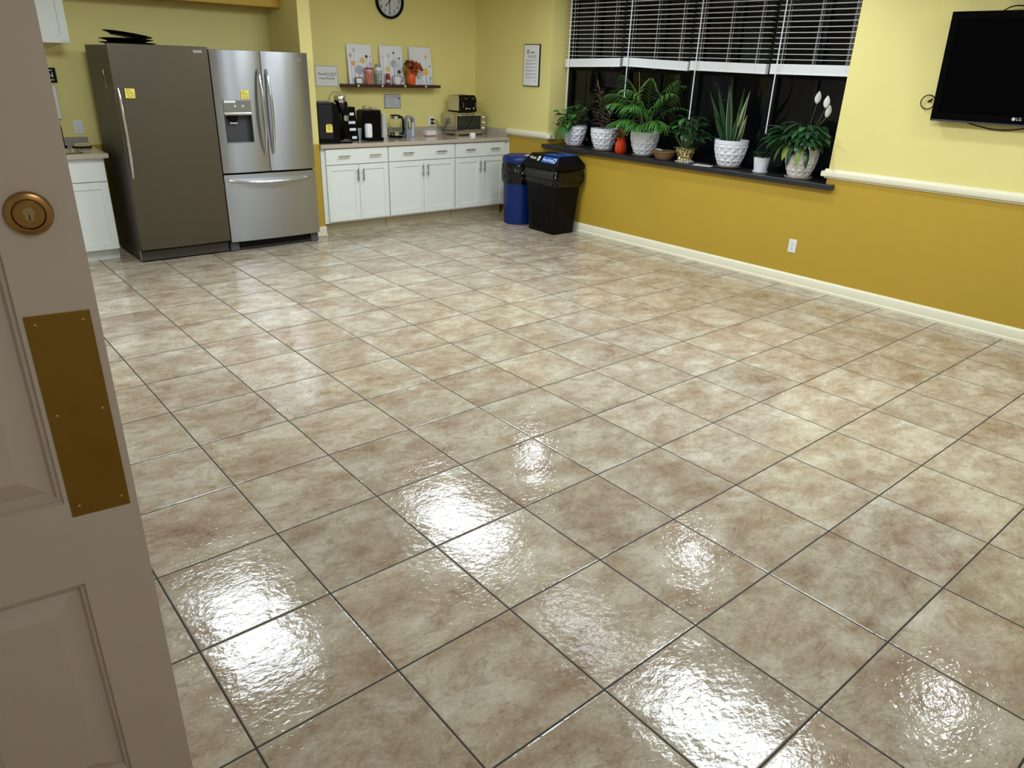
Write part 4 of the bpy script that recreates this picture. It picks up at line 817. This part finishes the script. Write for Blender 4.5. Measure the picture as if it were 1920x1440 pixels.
# ================================================================== BINS
t = thing('blue_recycling_bin', 'round blue bin with a black liner behind the black bin', 'bin', (5.315, 4.255, 0))
MB().lathe([(.165, 0), (.172, .006), (.192, .62), (.192, .70)], n=48).build('drum', BLUE, t, smooth=True)
def wrk(a, j, r, z): return .005 * math.sin(9*a + j*1.7) + .005 * math.sin(23*a - j*2.1) + .003 * math.sin(41*a + j*3.3) if 0 < j < 12 else 0
pr = [(.188, .47)] + [(.196 + .012 * math.sin(PI * k / 11), .475 + .245 * k / 11) for k in range(12)] + [(.195, .722)]
MB().lathe(pr, n=96, caps=False, fn=wrk).build('liner', BAG, t, smooth=True)
MB().lathe([(.205, .705), (.208, .712), (.206, .748), (.190, .768), (.150, .782), (.0001, .785)], n=48, caps=False).build('lid', BLUE, t, smooth=True)
b = MB(); b.box(-.02, .06, -.16, -.10, .776, .790); b.build('latch', WHITE, t, bevel=.004)
t = thing('black_recycling_bin', 'black two-stream bin labelled Waste and Recycling', 'bin', (5.338, 3.70, 0), -.02)
def rect(hx, hy, z, r=.03, n=5):
    out = []
    for cx, cy, a0 in ((hx-r, hy-r, 0), (-hx+r, hy-r, PI/2), (-hx+r, -hy+r, PI), (hx-r, -hy+r, 1.5*PI)):
        for k in range(n): a = a0 + PI/2*k/(n-1); out.append((cx + r*math.cos(a), cy + r*math.sin(a), z))
    return out
def loft(b, rings, caps=True):
    n = len(rings[0]); vs = [v for r in rings for v in r]; fs = []
    for j in range(len(rings)-1):
        for i in range(n): fs.append((j*n+i, j*n+(i+1)%n, (j+1)*n+(i+1)%n, (j+1)*n+i))
    if caps: fs += [tuple(range(n))[::-1], tuple(range((len(rings)-1)*n, len(rings)*n))]
    return b.add(vs, fs)
BB = mat('bin_black', (.0028, .0028, .003), .40, noise=.15, bump=.1, bscale=250, spec=.18)
b = MB(); loft(b, [rect(.150, .215, 0), rect(.156, .224, .01), rect(.195, .262, .70)])
body = b.build('body', BB, t, smooth=True)
b = MB()
for k in range(10):
    y = -.155 + .034*k; b.prism([(y - .006, .03), (y + .006, .03), (y + .006, .33 if k > 2 else .36), (y - .006, .33 if k > 2 else .36)], -.006, .004, 0)
for i in range(len(b.v)): v = b.v[i]; b.v[i] = (-.156 - (v[2] - .01) * .0536 + v[0] * .5, v[1] * .98, v[2])
b.build('front_ribs', BB, body)
b = MB()
for k in range(9):
    x = -.12 + .030*k; b.prism([(x - .006, .03), (x + .006, .03), (x + .006, .22), (x - .006, .22)], -.006, .004, 1)
for i in range(len(b.v)): v = b.v[i]; b.v[i] = (v[0], -.224 - (v[2] - .01) * .055 + v[1] * .5, v[2])
b.build('side_ribs', BB, body)
rings = []; rn = random.Random(11)
for j in range(10):
    u = j / 9; z = .53 + .168*u; e = .008 + .022*math.sin(PI*u) ** .7; base = rect(.187 + .008*u + e, .252 + .010*u + e, z, .05, 14); rings.append([(x + rn.uniform(-.010, .010), y + rn.uniform(-.010, .010), zz + (rn.uniform(-.022, .004) if j == 0 else 0)) for x, y, zz in base])
b = MB(); loft(b, rings, False); b.build('liner', BAG, t, smooth=True)
b = MB(); b.use(BB); loft(b, [rect(.214, .282, .700, .02), rect(.216, .284, .705, .02), rect(.216, .284, .752, .02), rect(.210, .278, .760, .02), rect(.148, .235, .838, .02), rect(.143, .230, .842, .02)]); lid = b.build('lid', None, t, smooth=False, bevel=.003)
MB().box(-.138, .138, .010, .222, .8422, .8435).build('waste_opening', BLACKM, lid); p = MB().box(-.138, .138, -.222, .0, .8422, .847).build('recycling_panel', mat('bright_blue_panel', srgb(20, 80, 190), .4), lid, bevel=.002)
b = MB(); b.lathe([(.0001, .8474), (.055, .8474), (.055, .8471)], n=32, caps=False); b.xf(Matrix.Translation((-.01, -.11, 0)) @ Matrix.Diagonal((1, 1.3, 1, 1))); b.build('hole', mat('hole_blue', (.003, .012, .06), .6), p)
# the sloping label face: from (-.222,.760) up to (-.160,.838)
sl = Vector((.062, 0, .078)).normalized(); nrm = Vector((-sl.z, 0, sl.x)); mid = Vector((-.179, 0, .799)) + nrm * .0012
FR = Matrix(((0, sl.x, nrm.x, mid.x), (-1, 0, 0, 0), (0, sl.z, nrm.z, mid.z), (0, 0, 0, 1)))
b = MB(); b.box(.005, .235, -.038, .038, -.0012, .0002); b.xf(FR); p = b.build('recycling_label', BLUEL, lid)
text('Recycling', .052, FR @ Matrix.Translation((.092, -.002, .0008)), WHITE, 'text', p, sx=.8)
text('Waste', .048, FR @ Matrix.Translation((-.150, .0, .0008)), WHITE, 'text', lid, sx=.85)
b = MB(); b.box(-.068, -.036, -.028, .018, .0002, .001); b.box(-.074, -.030, .020, .026, .0002, .001); b.box(-.058, -.046, .026, .031, .0002, .001); b.xf(FR); tr = b.build('trash_icon', WHITE, lid)
b = MB(); [b.box(-.062 + .009*k, -.060 + .009*k, -.022, .012, .001, .0014) for k in range(3)]; b.xf(FR); b.build('icon_lines', INK, tr)
b = MB()
for k in range(3):                               # three chasing arrows
    a0 = PI/2 + k*2*PI/3; st = len(b.v); n = 6; vs = []
    for q in range(n + 1): a = a0 - q * 1.45/n; vs += [(.018*math.cos(a), .018*math.sin(a), .0012), (.027*math.cos(a), .027*math.sin(a), .0012)]
    a = a0 - 1.45; a2 = a - .45; vs += [(.013*math.cos(a), .013*math.sin(a), .0012), (.032*math.cos(a), .032*math.sin(a), .0012), (.0225*math.cos(a2), .0225*math.sin(a2), .0012)]
    b.add(vs, [(2*q, 2*q+1, 2*q+3, 2*q+2) for q in range(n)] + [(2*n+2, 2*n+3, 2*n+4)])
b.xf(FR @ Matrix.Translation((.203, -.002, 0))); b.build('recycle_icon', WHITE, p, solid=.0006)

# ================================================================== PLANTS ON THE SILL
SIL = 0.9052
def relief(a, j, r, z, n=12):
    x = (a / (2*PI) * n) % 1 * 2 - 1; v = (z - .022) / .062; y = v % 1 * 2 - 1
    if z < .022 or z > .198: return 0
    th = math.atan2(y, x) / (PI / 4); rr = min(1, math.hypot(x, y))
    return .0065 * (abs(th % 2 - 1) - .5) * 2 * rr ** .7 - .001
def embossed_pot(parent, R=.145, H=.212, m=None, z0=.016):
    prof = []
    for k in range(40):
        u = k / 39; z = H * u; prof.append((R * (.60 + .40 * math.sin(u * PI/2) ** .85), z))
    prof += [(R - .010, H), (R - .012, H - .02), (R - .03, H - .03), (.001, H - .03)]
    b = MB(); b.lathe(prof, (0, 0, z0), n=120, caps=False, fn=lambda a, j, r, z: relief(a, j, r, z) if j < 40 else 0)
    p = b.build('pot', m or POTM, parent, smooth=False)
    return p
def saucer(parent, r=.115, m=None):
    return MB().lathe([(r - .02, 0), (r, .004), (r + .008, .018), (r + .004, .020), (r - .006, .010), (.001, .008)], n=40, caps=False).build('saucer', m or CLAY, parent, smooth=True)
def soil(parent, r, z): return MB().lathe([(r, z), (r * .7, z + .008), (.001, z + .01)], n=28, caps=False).build('soil', SOIL, parent, smooth=True)
def plant(name, label, x, v): return RW(thing(name, label, 'potted plant', (x, v, SIL)))
OFF = 0.0
# pothos nearest the corner
t = plant('potted_pothos', 'trailing green pothos in a white embossed pot at the left end of the sill', 5.745, 3.79); saucer(t); embossed_pot(t, .140, .205); soil(t, .122, .195)
rn = random.Random(21); b = MB(); st = MB()
for k in range(64):
    a = rn.uniform(0, 2*PI); r = rn.uniform(.03, .13); h = rn.uniform(.02, .22)
    if rn.random() < .5: a = rn.uniform(PI*.55, PI*1.25); r = rn.uniform(.08, .20); h = rn.uniform(-.04, .16)
    p = Vector((r*math.cos(a), r*math.sin(a), .215 + h))
    if p.x > .12: p.x = .12
    b.use(MIDG if rn.random() < .75 else YELG if rn.random() < .2 else DARKG); b.leaf(p, a + rn.uniform(-.8, .8), rn.uniform(.06, .12), rn.uniform(.045, .085), rn.uniform(-.3, .9), rn.uniform(.6, 1.6), 6, .2, 'heart', rn.uniform(-.4, .4))
    if k % 2: st.tube([(0.02*math.cos(a), .02*math.sin(a), .20), (p.x*.6, p.y*.6, .23 + h*.9), tuple(p)], .002, 5)
for az, L in ((PI*1.0, .10), (PI*.85, .11), (PI*1.12, .12)): b.use(MIDG).leaf((-.115*abs(math.cos(az)) - .02, .115*math.sin(az), .24), az, L + .07, .11, -.5, 1.0, 8, .2, 'heart')
for (x, y, z) in ((-.05, .20, .34), (0, .05, .42), (-.02, -.06, .44), (.03, -.12, .42), (-.02, .12, .38), (.02, -.02, .47), (.04, -.16, .40), (0, .0, .40), (-.03, -.10, .38)):
    st.tube([(0, 0, .2), (x*.4, y*.4, (z + .2)/2 + .03), (x, y, z)], .0025, 6); b.use(MIDG).leaf((x, y, z), rn.uniform(2, 4.5), .07, .045, .3, 1.3, 6, .2, 'heart')
b.build('foliage', None, t, solid=.0006); st.build('stems', STEMG, t, smooth=True)
# dracaena
t = plant('potted_dracaena', 'dark red veined plant in a white embossed pot left of the palm', 5.72, 3.31); saucer(t); embossed_pot(t, .148, .215); soil(t, .128, .205)
b = MB(); rb = MB(); st = MB(); rn = random.Random(9)
def whorl(base, top, n, L, wd):
    base, top = Vector(base), Vector(top); st.tube([base, base.lerp(top, .5) + Vector((rn.uniform(-.01, .01), rn.uniform(-.01, .01), 0)), top], .005, 6)
    for k in range(n):
        u = .15 + .85 * (k + .5) / n; p = base.lerp(top, u); az = k * 2.4 + rn.uniform(-.2, .2); e = .35 + .6*u; l = L * (1.1 - .35*u)
        b.use(DRAC if rn.random() < .8 else DARKG).leaf(p, az, l, wd, e, 1.0, 8, .25, 'oval'); rb.leaf(p + Vector((0, 0, .0015)), az, l * .95, .0095, e, 1.0, 8, 0, 'oval')
whorl((0, .02, .21), (-.04, .085, .62), 26, .13, .030); whorl((.02, .04, .21), (.02, .06, .44), 14, .12, .034); whorl((-.03, -.02, .21), (-.07, -.13, .38), 12, .12, .028); whorl((0, .03, .21), (-.04, .10, .38), 10, .11, .03)
b.use(YELG).leaf((-.042, .087, .62), 2.5, .10, .05, 1.45, .2, 7, .3, 'oval')
rn2 = random.Random(3)
for k in range(22): b.use(MIDG).leaf((rn2.uniform(-.06, .05), rn2.uniform(.02, .16), rn2.uniform(.30, .52)), rn2.uniform(0, 6.28), .05, .035, .3, 1.2, 5, .2, 'heart')
b.build('foliage', None, t, solid=.0006); rb.build('pink_ribs', PINK, t, solid=.0006); st.build('stems', mat('brown_stem', (.09, .05, .03), .7), t, smooth=True)
# orange ruched vase with dried flowers
t = plant('orange_gathered_vase', 'small orange gathered vase with dried flowers between two white pots', 5.69, 3.035); t['category'] = 'vase'
b = MB(); f = lambda a, j, r, z: .005 * math.sin(11 * a + 1.3 * z * 20) + .003*math.sin(5*a)
b.lathe([(.038, 0), (.050, .012), (.058, .05), (.056, .09), (.044, .118), (.034, .132), (.046, .152), (.050, .158), (.040, .152), (.030, .135), (.001, .13)], n=88, caps=False, fn=f); b.build('vase', mat('red_orange_fabric', srgb(215, 62, 16), .45, noise=.2), t, smooth=True)
b = MB(); rn = random.Random(8)
for k in range(55): a = rn.uniform(0, 6.28); r = rn.uniform(0, .065); autumn(b, (r*math.cos(a), r*math.sin(a), .165 + rn.uniform(0, .085)), rn.uniform(.014, .024), rn.choice([mat('dried_olive', (.16, .14, .03), .7), mat('dried_red', (.25, .03, .015), .6), mat('dried_ochre', (.35, .20, .05), .7), DARKG]), rn)
b.build('dried_flowers', None, t)
# palm
t = plant('potted_palm', 'tall feathery green palm in a white embossed pot', 5.735, 2.755); saucer(t); embossed_pot(t, .150, .225); soil(t, .130, .215)
rn = random.Random(17); st = MB()
def frond(base, az, L, el, droop, n=12, ll=.175):
    b = MB(); p = Vector(base); pts = [p.copy()]; dirs = []
    S = 16
    for k in range(S):
        e = el - droop * (k / S) ** 1.4; d = Vector((math.cos(az)*math.cos(e), math.sin(az)*math.cos(e), math.sin(e))); p = p + d * L / S
        p.x = min(p.x, .16 if p.z < .70 else .04)
        pts.append(p.copy()); dirs.append(d)
    b.use(STEMG).tube(pts, [.0035 * (1 - .7*k/S) for k in range(S + 1)], 5)
    b.use(PALMG)
    for k in range(n):
        u = .28 + .72 * k / (n - 1); i = min(int(u * S), S - 1); q = pts[i].lerp(pts[i+1], u*S - i) if i + 1 < len(pts) else pts[-1]
        l = ll * (.55 + .9 * math.sin(PI * min(1, u * 1.02 - .02)) ** .8) * (1 if u < .9 else .8)
        for s_ in (1, -1):
            dr = 1.3 if el - droop * u > .3 else 1.1
            if q.x + math.cos(az + s_) * l > .17: l = min(l, .07)
            b.leaf(q, az + s_ * (.95 - .55*u) + rn.uniform(-.08, .08), l * rn.uniform(.88, 1.08), .0155, max(-.5, (el - droop*u) * .5 + .25), dr + .35, 7, .2, 'blade')
    return b.build('frond', None, t, solid=.0005)
F = [(-2.9, .54, 1.30, 1.8), (2.6, .56, 1.25, 1.7), (1.9, .62, 1.35, 1.6), (-1.9, .64, 1.38, 1.5), (-1.3, .56, 1.20, 1.7), (3.1, .66, 1.45, 1.6), (-2.4, .68, 1.50, 1.2), (1.4, .56, 1.35, 1.8), (-1.75, .66, 1.45, 1.1), (-1.6, .40, .75, 1.5), (2.2, .38, .8, 1.5), (-2.75, .36, .75, 1.4), (1.7, .66, 1.48, 1.0), (-1.5, .64, 1.42, 1.2), (2.9, .40, .95, 1.7), (-2.1, .44, .95, 1.9)]
for k, (az, L, el, dr) in enumerate(F): frond((.03*math.cos(az), .03*math.sin(az), .22), az + rn.uniform(-.1, .1), L * .95, el, dr)
b = MB()
for k in range(12): a = rn.uniform(0, 6.28); b.tube([(.035*math.cos(a), .035*math.sin(a), .21), (.05*math.cos(a), .05*math.sin(a), .33), (.07*math.cos(a), .07*math.sin(a), .45)], .004, 6)
b.tube([(0, .02, .25), (-.02, .10, .55), (-.02, .14, .80)], .004, 6); b.build('canes', STEMG, t, smooth=True)
# basket
t = RW(thing('wicker_basket', 'shallow brown wicker basket on the sill right of the palm', 'basket', (5.685, 2.448, SIL)))
def wv(a, j, r, z): return .0028 * math.sin(24 * a + PI * (j % 2)) if j < 20 else 0
WICK = mat('brown_wicker', (.23, .12, .05), .6, noise=.4, scale=90)
pr = [(.072 + .045 * (k/19) ** .8, .004 + .070 * k/19) for k in range(20)]
MB().lathe([(.001, .002)] + [(.072, .002)] + pr + [(.112, .070), (.070, .012), (.001, .010)], n=96, caps=False, fn=wv).build('bowl', WICK, t, smooth=True)
MB().tube([(.118*math.cos(a), .118*math.sin(a), .078 + .002*math.sin(20*a)) for a in [2*PI*k/48 for k in range(48)]], .0075, 8, closed=True).build('rim', WICK, t, smooth=True)
b = MB(); b.box(-.05, .05, -.03, .03, 0, .004); b.xf(Matrix.Translation((-.01, .055, .088)) @ Matrix.Rotation(.4, 4, 'Z') @ Matrix.Rotation(.15, 4, 'X')); o = RW(b.build('folded_paper', PAPER, loc=(5.685, 2.448, SIL))); tag(o, 'folded white paper resting on the wicker basket', 'paper')
# gold foil plant
t = plant('foil_wrapped_plant', 'leafy dark green plant in gold foil wrapping on the sill', 5.73, 2.225)
MB().lathe([(.075, 0), (.090, .002), (.092, .006), (.0001, .006)], n=32, caps=False).build('saucer', WHITE, t, smooth=True)
rn = random.Random(12); fj = [[rn.uniform(-.007, .007) for i in range(64)] for j in range(12)]
b = MB(); b.lathe([(.058 + .034*(k/9), .007 + .115*k/9) for k in range(10)] + [(.112, .135), (.118, .130)], n=64, caps=False, fn=lambda a, j, r, z: fj[j][int(round(a/(2*PI)*64)) % 64]); b.build('foil', mat('gold_foil', (.62, .52, .26), .22, .9, noise=.3, bump=.8, bscale=60), t, solid=.0005)
soil(t, .085, .11); b = MB(); st = MB()
for k in range(95):
    a = rn.uniform(0, 2*PI); el = rn.uniform(.1, 1.4); R_ = rn.uniform(.08, .20); p = Vector((R_*math.cos(a)*math.cos(el)*.9, R_*math.sin(a)*math.cos(el)*1.15, .21 + R_*math.sin(el)*1.15)); p.x = min(p.x, .13)
    b.use(DARKG if rn.random() < .85 else MIDG).leaf(p, a, rn.uniform(.08, .13), rn.uniform(.045, .065), rn.uniform(-.1, .5), rn.uniform(1.0, 1.9), 7, .25, 'oval')
    if k % 2 == 0: st.tube([(p.x*.15, p.y*.15, .11), (p.x*.5, p.y*.5, .17), tuple(p)], .002, 5)
b.build('foliage', None, t, solid=.0006); st.build('stems', STEMG, t, smooth=True)
b = MB(); rn = random.Random(6)
for k in range(26): autumn(b, (rn.uniform(-.03, .03), rn.uniform(-.04, .04), .008 + rn.uniform(0, .02)), .012, mat('silver_film', (.6, .6, .62), .2, .6), rn)
tag(RW(b.build('foil_scrap', None, loc=(5.635, 2.10, SIL - .001), solid=.0004)), 'crumpled silver film scrap beside the gold foil pot', 'scrap')
# papers before snake plant
b = MB(); b.box(-.05, .05, -.09, .09, 0, .002); o = RW(b.build('leaflet', PAPER, loc=(5.655, 1.945, SIL), rot=(0, 0, .25))); tag(o, 'flat white leaflet on the sill left of the snake plant', 'paper')
b = MB(); b.box(-.035, .035, -.07, .07, 0, .003); o = RW(b.build('leaflet', mat('brown_card', (.20, .10, .07), .6), loc=(5.72, 2.02, SIL + .0022), rot=(0, 0, -.1))); tag(o, 'reddish brown card lying behind the white leaflet', 'paper')
# snake plant
t = plant('potted_snake_plant', 'snake plant with cream edged upright leaves in a white embossed pot', 5.745, 1.725); saucer(t, .115, mat('wood_saucer', (.10, .05, .025), .6)); embossed_pot(t, .155, .235); soil(t, .135, .225)
for i, (x, y, az, L, wd, el, dr, cr) in enumerate([(-.02, .02, 2.5, .50, .060, 1.50, .10, 1), (.01, .06, 1.9, .52, .05, 1.38, .05, 0), (.03, .03, 1.2, .56, .05, 1.48, .0, 0), (.0, -.03, -1.7, .52, .055, 1.22, -.05, 1), (.02, -.05, -1.5, .36, .05, 1.05, .0, 1), (.0, .09, 2.0, .28, .05, 1.30, .2, 0), (.03, 0, -1.0, .50, .045, 1.42, 0, 0), (-.03, -.02, -2.4, .30, .045, 1.3, .1, 1), (.02, .08, 1.7, .50, .045, 1.28, .05, 0)]):
    b = MB(); roll = 0
    # blade faces the room: side vector along the wall
    if cr: b.use(CREAM).leaf((x + .0015, y, .22), az, L * 1.005, wd * 1.0, el, dr, 12, .12, 'blade')
    b.use(SNAKE).leaf((x - .001, y, .22), az, L, wd * (.80 if cr else 1), el, dr, 12, .12, 'blade')
    q = Matrix.Translation((x, y, 0)) @ Matrix.Rotation(PI - az if abs(math.cos(az)) < .95 else 0, 4, 'Z') @ Matrix.Translation((-x, -y, 0))
    # turn blade about its base so that its flat side looks toward the room, then lean it sideways
    lean = math.pi/2 - el; sgn = 1 if math.sin(az) > 0 else -1
    b.v = [(v[0], v[1], v[2]) for v in b.v]
    b.xf(Matrix.Translation((x, y, .22)) @ Matrix.Rotation(-sgn * lean * 1.1, 4, 'X') @ Matrix.Rotation(PI - az, 4, 'Z') @ Matrix.Translation((-x, -y, -.22)))
    b.build('leaf', None, t, solid=.003)
# small succulent
t = plant('potted_succulent', 'small plant in a plain smooth white pot with saucer', 5.70, 1.357)
MB().lathe([(.052, 0), (.064, .004), (.070, .018), (.066, .019), (.060, .010), (.001, .010)], n=40, caps=False).build('saucer', POTM, t, smooth=True)
MB().lathe([(.050, .011), (.056, .014), (.062, .06), (.070, .12), (.072, .135), (.067, .135), (.060, .115), (.001, .113)], n=40, caps=False).build('pot', POTM, t, smooth=True)
soil(t, .060, .114); b = MB(); rn = random.Random(31)
for k in range(90):
    a = rn.uniform(0, 6.28); r = rn.uniform(0, .065); b.use(DARKG if k % 3 else MIDG).leaf((r*math.cos(a), r*math.sin(a), .125 + rn.uniform(0, .045)), a + rn.uniform(-.6, .6), rn.uniform(.03, .055), .014, .9, 1.2, 5, .2, 'oval')
b.build('foliage', None, t, solid=.0006)
# peace lily
LILIES = ((-.02, -.055, .63, -2.5), (-.02, -.14, .60, -2.6), (-.045, -.175, .53, -2.3))
t = plant('potted_peace_lily', 'peace lily with three white flowers in a white embossed pot', 5.705, .985); saucer(t, .110, mat('beige_saucer', (.42, .36, .28), .4)); embossed_pot(t, .142, .235, mat('ivory_glazed_pot', (.74, .71, .70), .32)); soil(t, .122, .225)
b = MB(); st = MB(); rn = random.Random(40)
for k in range(150):
    az = rn.uniform(0, 2*PI)
    if rn.random() < .75: az = rn.choice([rn.uniform(PI*.38, PI*1.62)])
    R_ = rn.uniform(.04, .27) * (1 if abs(math.sin(az)) > .5 else .6); h = .27 + .20 * (1 - (R_/.30) ** 2) * rn.uniform(.1, 1)
    p = Vector((R_*math.cos(az)*.8, R_*math.sin(az)*1.05, h))
    if p.x > .12: p.x = .12
    if p.y < -.22: p.y = -.22
    if p.x > -.12: p.y = max(p.y, -.12)
    L = rn.uniform(.12, .21) if p.y > -.05 or p.x < -.12 else .12
    b.use(DARKG if rn.random() < .9 else MIDG).leaf(p, az + rn.uniform(-.4, .4), L, rn.uniform(.050, .072), rn.uniform(-.1, .7), rn.uniform(1.2, 2.1), 9, .22, 'oval')
    st.tube([(p.x*.1, p.y*.1, .22), (p.x*.5, p.y*.5, .22 + (h - .22)*.75), tuple(p)], .0022, 5)
for az, y, L, m in ((PI, .015, .20, DARKG), (PI*.97, .07, .15, YELG), (PI*1.04, -.06, .18, YELG), (PI*.8, .12, .17, MIDG), (PI*1.25, -.10, .2, DARKG)): b.use(m).leaf((-.135, y, .285), az, L, .055, -.9, .75, 9, .2, 'oval')
b.use(DARKG).leaf((-.02, .24, .33), PI*.6, .20, .03, .5, 2.1, 9, .2, 'oval'); b.use(DARKG).leaf((-.12, -.18, .40), PI*1.35, .17, .055, .3, 1.3, 9, .2, 'oval')
b.build('foliage', None, t, solid=.0006); st.build('stems', STEMG, t, smooth=True)
for (x, y, z, az) in LILIES:
    f = MB(); f.leaf((x, y, z - .02), az, .105, .056, 1.35, .25, 8, .3, 'oval'); f.build('spathe', LILY, t, solid=.001, smooth=True)
    MB().tube([(0, y*.2, .24), (x*.7, y*.55, .42), (x, y, z - .02)], .0022, 6).build('flower_stalk', STEMG, t, smooth=True)
